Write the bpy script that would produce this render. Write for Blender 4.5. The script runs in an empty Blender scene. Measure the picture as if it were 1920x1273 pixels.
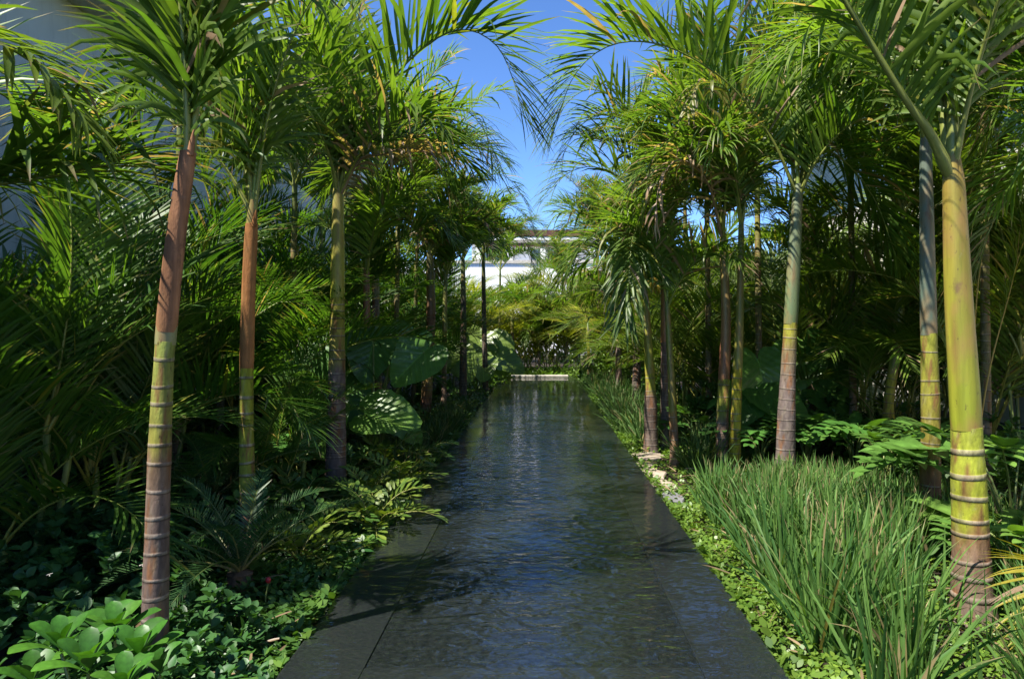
import bpy, math, random
import numpy as np

rng = np.random.default_rng(11)
random.seed(5)
scene = bpy.context.scene
COL = scene.collection
R = math.radians

# ------------------------------------------------------------------ camera
F_PX, CX, CY, CAM_Z = 1280.0, 1014.0, 615.0, 1.70      # pixel geometry of the 1920x1273 photograph
cam_data = bpy.data.cameras.new('camera')
cam = bpy.data.objects.new('camera', cam_data)
COL.objects.link(cam)
cam.location = (0, 0, CAM_Z)
cam.rotation_euler = (R(90), 0, 0)
cam_data.sensor_width = 36.0
cam_data.lens = 36.0 * F_PX / 1920.0
cam_data.shift_x = -(CX - 960.0) / 1920.0
cam_data.shift_y = -(636.5 - CY) / 1920.0
cam_data.clip_start = 0.05
cam_data.clip_end = 2000
scene.camera = cam

# ------------------------------------------------------------------ sky, sun, exposure
SUN_EL, SUN_AZ = 57.0, 230.0        # azimuth clockwise from +Y (camera looks along +Y): behind and left
world = bpy.data.worlds.new('World')
scene.world = world
world.use_nodes = True
wn = world.node_tree
wn.nodes.clear()
sky = wn.nodes.new('ShaderNodeTexSky')
sky.sky_type = 'NISHITA'
sky.sun_disc = False
sky.sun_elevation = R(SUN_EL)
sky.sun_rotation = R(SUN_AZ)
sky.altitude = 4500
sky.air_density = 1.0
sky.dust_density = 0.0
sky.ozone_density = 4.0
bg = wn.nodes.new('ShaderNodeBackground')
bg.inputs['Strength'].default_value = 0.14
wo = wn.nodes.new('ShaderNodeOutputWorld')
hsv = wn.nodes.new('ShaderNodeHueSaturation')
hsv.inputs['Saturation'].default_value = 1.12
hsv.inputs['Hue'].default_value = 0.504
wn.links.new(sky.outputs[0], hsv.inputs['Color'])
wn.links.new(hsv.outputs[0], bg.inputs['Color'])
wn.links.new(bg.outputs[0], wo.inputs['Surface'])
sun_data = bpy.data.lights.new('sun', 'SUN')
sun_data.energy = 5.0
sun_data.angle = R(0.53)
sun_data.color = (1.0, 0.95, 0.86)
sun = bpy.data.objects.new('sun', sun_data)
COL.objects.link(sun)
_az, _el = R(SUN_AZ), R(SUN_EL)
sun_vec = (math.sin(_az) * math.cos(_el), math.cos(_az) * math.cos(_el), math.sin(_el))
from mathutils import Vector, Matrix
sun.rotation_euler = Vector(sun_vec).to_track_quat('Z', 'Y').to_euler()
sun.location = (-6, -10, 20)
scene.view_settings.view_transform = 'Standard'
scene.view_settings.look = 'None'
scene.view_settings.exposure = 1.25
scene.view_settings.gamma = 1.0
scene.view_settings.use_curve_mapping = False
cy = scene.cycles
cy.max_bounces = 8
cy.diffuse_bounces = 5
cy.glossy_bounces = 3
cy.transmission_bounces = 4
cy.transparent_max_bounces = 10
cy.caustics_reflective = False
cy.caustics_refractive = False
cy.sample_clamp_indirect = 6.0
cy.use_denoising = True
try:
    cy.denoiser = 'OPENIMAGEDENOISE'
    cy.denoising_input_passes = 'RGB_ALBEDO_NORMAL'
except Exception:
    pass


def at(px, py, d):
    """a photograph pixel at a known distance -> world point"""
    return np.array([(px - CX) * d / F_PX, d, CAM_Z - (py - CY) * d / F_PX])


def gx(px, d):
    return (px - CX) * d / F_PX


# ------------------------------------------------------------------ materials
def new_mat(name):
    m = bpy.data.materials.new(name)
    m.use_nodes = True
    nt = m.node_tree
    nt.nodes.clear()
    return m, nt, nt.nodes.new('ShaderNodeOutputMaterial')


def N(nt, t, **kw):
    n = nt.nodes.new(t)
    for k, v in kw.items():
        if k in n.inputs:
            n.inputs[k].default_value = v
        else:
            setattr(n, k, v)
    return n


def noise(nt, scale, detail=3.0, rough=0.6, coord='Object', stretch=None):
    tc = N(nt, 'ShaderNodeTexCoord')
    n = N(nt, 'ShaderNodeTexNoise', Scale=scale, Detail=detail, Roughness=rough)
    src = tc.outputs[coord]
    if stretch:
        mp = N(nt, 'ShaderNodeMapping')
        mp.inputs['Scale'].default_value = stretch
        nt.links.new(src, mp.inputs['Vector'])
        src = mp.outputs[0]
    nt.links.new(src, n.inputs['Vector'])
    return n


def ramp(nt, src, stops):
    r = N(nt, 'ShaderNodeValToRGB')
    e = r.color_ramp.elements
    while len(e) < len(stops):
        e.new(0.5)
    for el, (p, c) in zip(e, stops):
        el.position = p
        el.color = (c[0], c[1], c[2], 1) if not np.isscalar(c) else (c, c, c, 1)
    nt.links.new(src, r.inputs['Fac'])
    return r


def mix(nt, a, b, fac=0.5, blend='MIX'):
    m = N(nt, 'ShaderNodeMixRGB', blend_type=blend)
    for sock, v in ((m.inputs['Color1'], a), (m.inputs['Color2'], b), (m.inputs['Fac'], fac)):
        if hasattr(v, 'links') or isinstance(v, bpy.types.NodeSocket):
            nt.links.new(v, sock)
        elif np.isscalar(v):
            sock.default_value = v if sock.type == 'VALUE' else (v, v, v, 1)
        else:
            sock.default_value = (v[0], v[1], v[2], 1)
    return m.outputs['Color']


def bump(nt, src, strength=0.3, dist=0.01):
    b = N(nt, 'ShaderNodeBump', Strength=strength, Distance=dist)
    nt.links.new(src, b.inputs['Height'])
    return b.outputs['Normal']


def leaf_mat(name, rough=0.38, transl=0.35, spec=0.5, vary=0.25, nscale=9.0):
    m, nt, out = new_mat(name)
    at_ = N(nt, 'ShaderNodeAttribute', attribute_name='Col')
    oi = N(nt, 'ShaderNodeObjectInfo')
    n = noise(nt, nscale, 2.0)
    f = ramp(nt, n.outputs['Fac'], [(0.25, 1.0 - vary), (0.75, 1.0 + vary * 0.6)])
    c = mix(nt, at_.outputs['Color'], f.outputs[0], 1.0, 'MULTIPLY')
    hs = N(nt, 'ShaderNodeHueSaturation', Saturation=1.0)
    mr = N(nt, 'ShaderNodeMapRange')
    mr.inputs['To Min'].default_value = 0.82
    mr.inputs['To Max'].default_value = 1.2
    nt.links.new(oi.outputs['Random'], mr.inputs['Value'])
    nt.links.new(mr.outputs[0], hs.inputs['Value'])
    nt.links.new(c, hs.inputs['Color'])
    p = N(nt, 'ShaderNodeBsdfPrincipled', Roughness=rough)
    p.inputs['Specular IOR Level'].default_value = spec
    nt.links.new(hs.outputs[0], p.inputs['Base Color'])
    tcol = mix(nt, hs.outputs[0], (1.5, 1.6, 0.5), 1.0, 'MULTIPLY')
    t = N(nt, 'ShaderNodeBsdfTranslucent')
    nt.links.new(tcol, t.inputs['Color'])
    ms = N(nt, 'ShaderNodeMixShader', Fac=transl)
    nt.links.new(p.outputs[0], ms.inputs[1])
    nt.links.new(t.outputs[0], ms.inputs[2])
    nt.links.new(ms.outputs[0], out.inputs['Surface'])
    return m


def big_leaf_mat(name):
    """broad leaf: vein pattern from the leaf's own coordinates stored in attribute Loc"""
    m, nt, out = new_mat(name)
    col = N(nt, 'ShaderNodeAttribute', attribute_name='Col')
    loc = N(nt, 'ShaderNodeAttribute', attribute_name='Loc')
    sep = N(nt, 'ShaderNodeSeparateXYZ')
    nt.links.new(loc.outputs['Vector'], sep.inputs[0])

    def math_(op, a, b=None):
        k = N(nt, 'ShaderNodeMath', operation=op)
        for i, v in enumerate((a, b)):
            if v is None:
                continue
            if isinstance(v, (int, float)):
                k.inputs[i].default_value = v
            else:
                nt.links.new(v, k.inputs[i])
        return k.outputs[0]
    ax = math_('ABSOLUTE', sep.outputs['X'])
    c = math_('SUBTRACT', sep.outputs['Y'], math_('MULTIPLY', ax, 0.75))
    fr = math_('PINGPONG', math_('MULTIPLY', c, 7.5), 0.5)
    lat = math_('LESS_THAN', fr, 0.03)
    mid = math_('LESS_THAN', ax, 0.016)
    vein = math_('MAXIMUM', lat, mid)
    veinc = mix(nt, col.outputs['Color'], (1.45, 1.4, 1.2), 1.0, 'MULTIPLY')
    n = noise(nt, 6.0, 3.0)
    f = ramp(nt, n.outputs['Fac'], [(0.3, 0.8), (0.7, 1.12)])
    base = mix(nt, col.outputs['Color'], f.outputs[0], 1.0, 'MULTIPLY')
    cc = mix(nt, base, veinc, vein)
    hgt = math_('MULTIPLY', fr, 1.0)
    p = N(nt, 'ShaderNodeBsdfPrincipled', Roughness=0.36)
    nt.links.new(cc, p.inputs['Base Color'])
    nt.links.new(bump(nt, hgt, 0.35, 0.012), p.inputs['Normal'])
    t = N(nt, 'ShaderNodeBsdfTranslucent')
    nt.links.new(mix(nt, cc, (1.5, 1.7, 0.5), 1.0, 'MULTIPLY'), t.inputs['Color'])
    ms = N(nt, 'ShaderNodeMixShader', Fac=0.36)
    nt.links.new(p.outputs[0], ms.inputs[1])
    nt.links.new(t.outputs[0], ms.inputs[2])
    nt.links.new(ms.outputs[0], out.inputs['Surface'])
    return m


def bark_mat(name, rough=0.6, streak=(14, 14, 1.6), amt=0.35, spec=0.3, bstr=0.35, spots=0.5, blotch=0.0):
    m, nt, out = new_mat(name)
    col = N(nt, 'ShaderNodeAttribute', attribute_name='Col')
    n1 = noise(nt, 3.0, 5.0, 0.65, stretch=streak)
    f1 = ramp(nt, n1.outputs['Fac'], [(0.3, 1 - amt), (0.7, 1 + amt * 0.6)])
    c = mix(nt, col.outputs['Color'], f1.outputs[0], 1.0, 'MULTIPLY')
    n2 = noise(nt, 11.0, 6.0, 0.7, stretch=(1.0, 1.0, 0.55))
    sp = ramp(nt, n2.outputs['Fac'], [(0.60, 0.0), (0.70, 1.0)])
    spf = mix(nt, (0, 0, 0), sp.outputs[0], spots)
    c = mix(nt, c, (0.10, 0.055, 0.035), spf)
    n5 = noise(nt, 38.0, 4.0, 0.7, stretch=(1.0, 1.0, 0.35))
    fl = ramp(nt, n5.outputs['Fac'], [(0.62, 0.0), (0.68, 0.75)])
    c = mix(nt, c, (0.055, 0.032, 0.02), fl.outputs[0])
    n6 = noise(nt, 7.0, 5.0, 0.7)
    pl = ramp(nt, n6.outputs['Fac'], [(0.62, 0.0), (0.74, 0.25)])
    c = mix(nt, c, (0.30, 0.27, 0.22), pl.outputs[0])
    if blotch:
        n4 = noise(nt, 2.6, 3.0, 0.6, stretch=(1.6, 1.6, 0.8))
        b4 = ramp(nt, n4.outputs['Fac'], [(0.50, 0.0), (0.66, blotch)])
        c = mix(nt, c, (0.27, 0.15, 0.055), b4.outputs[0])
    p = N(nt, 'ShaderNodeBsdfPrincipled', Roughness=rough)
    p.inputs['Specular IOR Level'].default_value = spec
    nt.links.new(c, p.inputs['Base Color'])
    n3 = noise(nt, 60.0, 4.0, 0.6, stretch=(1, 1, 0.4))
    nt.links.new(bump(nt, n3.outputs['Fac'], bstr, 0.006), p.inputs['Normal'])
    nt.links.new(p.outputs[0], out.inputs['Surface'])
    return m


def plain_mat(name, c1, c2, scale=4.0, rough=0.8, bscale=40.0, bstr=0.25, bdist=0.01, spec=0.3, detail=5.0, metallic=0.0):
    m, nt, out = new_mat(name)
    n = noise(nt, scale, detail, 0.65)
    r = ramp(nt, n.outputs['Fac'], [(0.3, c1), (0.7, c2)])
    p = N(nt, 'ShaderNodeBsdfPrincipled', Roughness=rough, Metallic=metallic)
    p.inputs['Specular IOR Level'].default_value = spec
    nt.links.new(r.outputs[0], p.inputs['Base Color'])
    n2 = noise(nt, bscale, 5.0, 0.65)
    nt.links.new(bump(nt, n2.outputs['Fac'], bstr, bdist), p.inputs['Normal'])
    nt.links.new(p.outputs[0], out.inputs['Surface'])
    return m


def wall_mat(name, c1, c2):
    m, nt, out = new_mat(name)
    n = noise(nt, 0.8, 5.0, 0.65)
    r = ramp(nt, n.outputs['Fac'], [(0.3, c1), (0.7, c2)])
    n2 = noise(nt, 1.2, 6.0, 0.75, stretch=(1.0, 2.2, 0.12))
    r2 = ramp(nt, n2.outputs['Fac'], [(0.50, 1.0), (0.75, 0.66)])
    c = mix(nt, r.outputs[0], r2.outputs[0], 1.0, 'MULTIPLY')
    p = N(nt, 'ShaderNodeBsdfPrincipled', Roughness=0.92)
    p.inputs['Specular IOR Level'].default_value = 0.2
    nt.links.new(c, p.inputs['Base Color'])
    n3 = noise(nt, 110.0, 5.0, 0.65)
    nt.links.new(bump(nt, n3.outputs['Fac'], 0.3, 0.005), p.inputs['Normal'])
    nt.links.new(p.outputs[0], out.inputs['Surface'])
    return m


def water_mat():
    m, nt, out = new_mat('pool_water')
    tc = N(nt, 'ShaderNodeTexCoord')
    mp = N(nt, 'ShaderNodeMapping')
    mp.inputs['Scale'].default_value = (0.8, 1.5, 1.0)
    nt.links.new(tc.outputs['Object'], mp.inputs['Vector'])
    a = N(nt, 'ShaderNodeTexNoise', Scale=7.5, Detail=2.0, Roughness=0.45, Distortion=0.7)
    b = N(nt, 'ShaderNodeTexNoise', Scale=40.0, Detail=2.0, Roughness=0.5, Distortion=0.3)
    c = N(nt, 'ShaderNodeTexNoise', Scale=1.1, Detail=2.0)
    for k in (a, b, c):
        nt.links.new(mp.outputs[0], k.inputs['Vector'])
    calm = ramp(nt, c.outputs['Fac'], [(0.35, 0.35), (0.62, 1.0)])
    s = mix(nt, a.outputs['Fac'], b.outputs['Fac'], 0.06)
    bp = N(nt, 'ShaderNodeBump', Distance=0.052)
    nt.links.new(s, bp.inputs['Height'])
    sx = N(nt, 'ShaderNodeSeparateXYZ')
    nt.links.new(tc.outputs['Object'], sx.inputs[0])
    c0_ = N(nt, 'ShaderNodeMath', operation='ADD')
    c0_.inputs[1].default_value = 0.04
    nt.links.new(sx.outputs['X'], c0_.inputs[0])
    ab = N(nt, 'ShaderNodeMath', operation='ABSOLUTE')
    nt.links.new(c0_.outputs[0], ab.inputs[0])
    mrx = N(nt, 'ShaderNodeMapRange', interpolation_type='SMOOTHSTEP')
    for nm_, v_ in (('From Min', .62), ('From Max', .92), ('To Min', 0.72), ('To Max', 0.22)):
        mrx.inputs[nm_].default_value = v_
    nt.links.new(ab.outputs[0], mrx.inputs['Value'])
    k = N(nt, 'ShaderNodeMath', operation='MULTIPLY')
    nt.links.new(mrx.outputs[0], k.inputs[1])
    nt.links.new(calm.outputs[0], k.inputs[0])
    nt.links.new(k.outputs[0], bp.inputs['Strength'])
    # a thin film reflects the same from both sides
    geo = N(nt, 'ShaderNodeNewGeometry')
    ior = N(nt, 'ShaderNodeMapRange')
    ior.inputs['To Min'].default_value = 1.85
    ior.inputs['To Max'].default_value = 1.0 / 1.85
    nt.links.new(geo.outputs['Backfacing'], ior.inputs['Value'])
    fr = N(nt, 'ShaderNodeFresnel')
    nt.links.new(ior.outputs[0], fr.inputs['IOR'])
    nt.links.new(bp.outputs[0], fr.inputs['Normal'])
    g = N(nt, 'ShaderNodeBsdfGlossy', Roughness=0.01)
    nt.links.new(bp.outputs[0], g.inputs['Normal'])
    t = N(nt, 'ShaderNodeBsdfTransparent')
    t.inputs['Color'].default_value = (0.86, 0.92, 0.92, 1)
    ms = N(nt, 'ShaderNodeMixShader')
    nt.links.new(fr.outputs[0], ms.inputs[0])
    nt.links.new(t.outputs[0], ms.inputs[1])
    nt.links.new(g.outputs[0], ms.inputs[2])
    nt.links.new(ms.outputs[0], out.inputs['Surface'])
    return m


def glass_mat():
    m, nt, out = new_mat('window_glass')
    p = N(nt, 'ShaderNodeBsdfPrincipled', Roughness=0.05)
    n = noise(nt, 0.6, 2.0)
    r = ramp(nt, n.outputs['Fac'], [(0.3, (0.10, 0.14, 0.18)), (0.7, (0.22, 0.28, 0.33))])
    nt.links.new(r.outputs[0], p.inputs['Base Color'])
    nt.links.new(p.outputs[0], out.inputs['Surface'])
    return m


M_FROND = leaf_mat('palm_leaflet', 0.42, 0.46, 0.4)
M_ARECA = leaf_mat('areca_leaflet', 0.42, 0.42, 0.35)
M_GRASS = leaf_mat('grass_blade', 0.55, 0.32, 0.22, 0.3, 2.0)
M_SHRUB = leaf_mat('glossy_leaf', 0.42, 0.25, 0.35)
M_COVER = leaf_mat('ground_cover_leaf', 0.42, 0.3, 0.4, 0.3, 2.5)
M_BIG = big_leaf_mat('broad_leaf')
M_BARK = bark_mat('palm_trunk', 0.78, (7, 7, 2.0), 0.45, 0.2, 0.7, 0.75)
M_SHAFT = bark_mat('crownshaft_skin', 0.45, (7, 7, 0.5), 0.32, 0.35, 0.10, 0.7, blotch=0.7)
M_PETIOLE = bark_mat('petiole_skin', 0.42, (8, 8, 3), 0.2, 0.4, 0.08, 0.25)
M_DRY = bark_mat('dry_sheath', 0.8, (7, 7, 0.5), 0.6, 0.15, 0.7, 0.75, blotch=0.5)
M_SOIL = plain_mat('soil', (0.018, 0.012, 0.008), (0.05, 0.035, 0.022), 3.0, 0.95, 55.0, 0.9, 0.03)
M_GRANITE = plain_mat('dark_granite', (0.008, 0.009, 0.009), (0.024, 0.025, 0.024), 55.0, 0.6, 90.0, 0.25, 0.004, 0.25, 6.0)
M_BASIN = plain_mat('basin_stone', (0.002, 0.003, 0.003), (0.022, 0.024, 0.024), 26.0, 0.7, 45.0, 0.8, 0.02, 0.15)
M_WATER = water_mat()
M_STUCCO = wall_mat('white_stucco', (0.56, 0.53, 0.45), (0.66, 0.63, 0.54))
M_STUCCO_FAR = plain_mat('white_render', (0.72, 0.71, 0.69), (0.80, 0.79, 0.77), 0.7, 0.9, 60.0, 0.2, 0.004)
M_WOOD = plain_mat('brown_timber', (0.07, 0.030, 0.022), (0.13, 0.060, 0.045), 2.5, 0.65, 30.0, 0.3, 0.01)
M_COPING = plain_mat('pale_stone', (0.36, 0.33, 0.28), (0.56, 0.52, 0.45), 7.0, 0.8, 50.0, 0.4, 0.006)
M_STEP = plain_mat('stepping_stone', (0.22, 0.17, 0.125), (0.42, 0.35, 0.27), 5.0, 0.85, 40.0, 0.5, 0.01)
M_GREYSTONE = plain_mat('grey_step_stone', (0.10, 0.10, 0.105), (0.20, 0.20, 0.20), 6.0, 0.8, 40.0, 0.5, 0.01)
M_GLASS = glass_mat()


# ------------------------------------------------------------------ mesh helpers
def nrm(v):
    return v / np.maximum(np.linalg.norm(v, axis=-1, keepdims=True), 1e-9)


class MB:
    def __init__(self):
        self.V, self.F, self.C, self.L, self.n = [], [], [], [], 0

    def add(self, V, F, C, L=None):
        V = np.asarray(V, dtype=np.float32).reshape(-1, 3)
        C = np.asarray(C, dtype=np.float32)
        if C.ndim == 1:
            C = np.tile(C[:3], (len(V), 1))
        self.V.append(V)
        self.C.append(C.reshape(-1, 3))
        self.L.append(np.zeros_like(V) if L is None else np.asarray(L, dtype=np.float32).reshape(-1, 3))
        self.F.append(np.asarray(F, dtype=np.int32).reshape(-1, 4) + self.n)
        self.n += len(V)
        return self

    def mesh(self, name, mat, smooth=True, loc=False):
        V, F, C = np.concatenate(self.V), np.concatenate(self.F), np.concatenate(self.C)
        me = bpy.data.meshes.new(name)
        me.vertices.add(len(V))
        me.vertices.foreach_set('co', V.ravel())
        me.loops.add(F.size)
        me.loops.foreach_set('vertex_index', F.ravel())
        me.polygons.add(len(F))
        me.polygons.foreach_set('loop_start', np.arange(0, F.size, 4, dtype=np.int32))
        me.polygons.foreach_set('use_smooth', np.full(len(F), smooth, dtype=bool))
        a = me.attributes.new('Col', 'FLOAT_COLOR', 'POINT')
        a.data.foreach_set('color', np.concatenate([C, np.ones((len(C), 1), np.float32)], 1).ravel())
        if loc:
            b = me.attributes.new('Loc', 'FLOAT_VECTOR', 'POINT')
            b.data.foreach_set('vector', np.concatenate(self.L).ravel())
        me.update(calc_edges=True)
        me.materials.append(mat)
        return me


def link(name, me, parent=None):
    o = bpy.data.objects.new(name, me)
    COL.objects.link(o)
    if parent is not None:
        o.parent = parent
    return o


def build(name, mb, mat, parent=None, smooth=True, loc=False):
    return link(name, mb.mesh(name, mat, smooth, loc), parent)


def tag(o, label=None, cat=None, group=None, kind=None):
    if label:
        o['label'] = label
    if cat:
        o['category'] = cat
    if group:
        o['group'] = group
    if kind:
        o['kind'] = kind
    return o


def thing(name, label, cat, loc, group=None):
    o = link(name, None)
    o.location = loc
    o.empty_display_size = 0.1
    return tag(o, label, cat, group)


def grid_faces(n, rows, cols):
    """n grids of rows x cols vertices"""
    r, c = np.meshgrid(np.arange(rows - 1), np.arange(cols - 1), indexing='ij')
    b = (r * cols + c).ravel()
    f = np.stack([b, b + 1, b + cols + 1, b + cols], 1)
    return (f[None] + (np.arange(n) * rows * cols)[:, None, None]).reshape(-1, 4)


def prof_palm(u):
    return np.interp(u, [0, .06, .3, .6, .85, 1], [.35, .65, 1, .85, .42, .03])


def prof_blade(u):
    return np.interp(u, [0, .2, .6, .85, 1], [.75, 1, .85, .45, .02])


def prof_obovate(u):
    return np.interp(u, [0, .12, .35, .6, .78, .92, 1], [.10, .22, .62, .96, 1.0, .72, .12])


def prof_oval(u):
    return np.interp(u, [0, .12, .4, .6, .85, 1], [.12, .62, 1.0, .96, .55, .06])


def ribbons(mb, base, d, up, L, W, nseg=5, droop=0.4, fold=0.25, prof=prof_palm, col=(.06, .12, .02),
            tipcol=(.28, .18, .09), tipfrac=0.0, across=3, midlight=1.12, wave=0.0):
    n = len(base)
    d = nrm(np.asarray(d, float))
    up = np.asarray(up, float)
    L = np.broadcast_to(L, n)
    W = np.broadcast_to(W, n)
    droop = np.broadcast_to(droop, n)
    tipfrac = np.broadcast_to(tipfrac, n)
    col = np.asarray(col, float)
    if col.ndim == 1:
        col = np.tile(col, (n, 1))
    tipcol = np.asarray(tipcol, float)
    p = np.asarray(base, float).copy()
    V = np.zeros((n, nseg + 1, across, 3))
    C = np.zeros((n, nseg + 1, across, 3))
    ph = rng.uniform(0, 6.28, n)
    for s in range(nseg + 1):
        u = s / nseg
        side = nrm(np.cross(d, up))
        nn = np.cross(side, d)
        w = (W * prof(u) * 0.5)[:, None]
        f = fold
        lift = nn * w * f
        if wave:
            lift = lift + nn * (wave * L * np.sin(ph + u * 7.0))[:, None]
        dead = np.clip((u - (1 - tipfrac)) / 0.10, 0, 1)[:, None]
        cc = col * (1 - dead) + tipcol * dead
        if across == 3:
            V[:, s, 0] = p - side * w + lift
            V[:, s, 1] = p
            V[:, s, 2] = p + side * w + lift
            C[:, s, 0] = cc
            C[:, s, 1] = cc * midlight
            C[:, s, 2] = cc
        else:
            V[:, s, 0] = p - side * w
            V[:, s, 1] = p + side * w
            C[:, s, 0] = cc
            C[:, s, 1] = cc
        p = p + d * (L / nseg)[:, None]
        d = nrm(d + np.array([0, 0, -1.0]) * (droop / nseg * (0.4 + 1.2 * u))[:, None])
        up = nn
    mb.add(V, grid_faces(n, nseg + 1, across), C.reshape(-1, 3))
    return p


def tube(mb, P, rad, sides=10, col=(.1, .15, .03), jitter=0.0, cap=True, tilt=None):
    P = np.asarray(P, float)
    k = len(P)
    rad = np.broadcast_to(rad, k)
    T = nrm(np.gradient(P, axis=0))
    ref = np.array([0, 1.0, 0.02]) if abs(T[0, 1]) < 0.9 else np.array([1.0, 0, 0])
    A = nrm(np.cross(T, ref))
    B = np.cross(T, A)
    th = np.linspace(0, 2 * np.pi, sides, endpoint=False)
    ring = A[:, None] * np.cos(th)[None, :, None] + B[:, None] * np.sin(th)[None, :, None]
    rr = rad[:, None] * (1 + jitter * np.sin(2 * th + 0.7)[None, :])
    V = P[:, None] + ring * rr[..., None]
    if tilt is not None:
        V[:, :, 2] += tilt[:, 0:1] * np.sin(th[None] + tilt[:, 1:2])
    col = np.asarray(col, float)
    if col.ndim == 1:
        C = np.tile(col, (k * sides, 1))
    elif col.ndim == 2:
        C = np.repeat(col[:, None], sides, 1).reshape(-1, 3)
    else:
        C = col.reshape(-1, 3)
    f = []
    i, j = np.meshgrid(np.arange(k - 1), np.arange(sides), indexing='ij')
    j2 = (j + 1) % sides
    f = np.stack([i * sides + j, i * sides + j2, (i + 1) * sides + j2, (i + 1) * sides + j], -1).reshape(-1, 4)
    mb.add(V, f, C)
    if cap:
        c0 = P[-1] + T[-1] * rad[-1] * 0.3
        Vc = np.concatenate([V[-1], c0[None]])
        jj = np.arange(0, sides, 2)
        fc = np.stack([jj, (jj + 1) % sides, (jj + 2) % sides, np.full_like(jj, sides)], -1)
        mb.add(Vc, fc, np.concatenate([C.reshape(k, sides, 3)[-1], C.reshape(k, sides, 3)[-1][:1]]))


def boxes(mb, lo, hi, col=(1, 1, 1)):
    x0, y0, z0 = lo
    x1, y1, z1 = hi
    V = [(x0, y0, z0), (x1, y0, z0), (x1, y1, z0), (x0, y1, z0), (x0, y0, z1), (x1, y0, z1), (x1, y1, z1), (x0, y1, z1)]
    F = [(0, 3, 2, 1), (4, 5, 6, 7), (0, 1, 5, 4), (1, 2, 6, 5), (2, 3, 7, 6), (3, 0, 4, 7)]
    mb.add(V, F, col)
    return mb


def box_obj(name, lo, hi, mat, parent=None, bevel=0.0):
    o = build(name, boxes(MB(), lo, hi), mat, parent, smooth=False)
    if bevel:
        b = o.modifiers.new('bevel', 'BEVEL')
        b.width = bevel
        b.segments = 2
    return o


def spline(pts, n=30):
    """Catmull-Rom through the points, resampled evenly"""
    P = np.asarray(pts, float)
    P = np.concatenate([[2 * P[0] - P[1]], P, [2 * P[-1] - P[-2]]])
    out = []
    for i in range(1, len(P) - 2):
        p0, p1, p2, p3 = P[i - 1:i + 3]
        for t in np.linspace(0, 1, 14, endpoint=False):
            out.append(0.5 * ((2 * p1) + (-p0 + p2) * t + (2 * p0 - 5 * p1 + 4 * p2 - p3) * t * t + (-p0 + 3 * p1 - 3 * p2 + p3) * t ** 3))
    out.append(P[-2])
    out = np.array(out)
    s = np.concatenate([[0], np.cumsum(np.linalg.norm(np.diff(out, axis=0), axis=1))])
    q = np.linspace(0, s[-1], n)
    return np.stack([np.interp(q, s, out[:, k]) for k in range(3)], 1)


def arc_curve(p0, az, el0, drop, length, n=26, side=0.0, power=1.35):
    """frond axis: leaves at elevation el0 and bends down by drop degrees toward the tip"""
    u = np.linspace(0, 1, n)
    e = np.radians(el0 - drop * u ** power)
    a = np.radians(az) + np.radians(side) * u
    d = np.stack([np.cos(e) * np.cos(a), np.cos(e) * np.sin(a), np.sin(e)], 1)
    P = np.concatenate([[np.zeros(3)], np.cumsum((d[:-1] + d[1:]) * 0.5 * length / (n - 1), axis=0)])
    return P + np.asarray(p0)


def lerp(a, b, t):
    return np.asarray(a)[None] * (1 - t[:, None]) + np.asarray(b)[None] * t[:, None]


DRY = np.array([.33, .22, .14])


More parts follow.
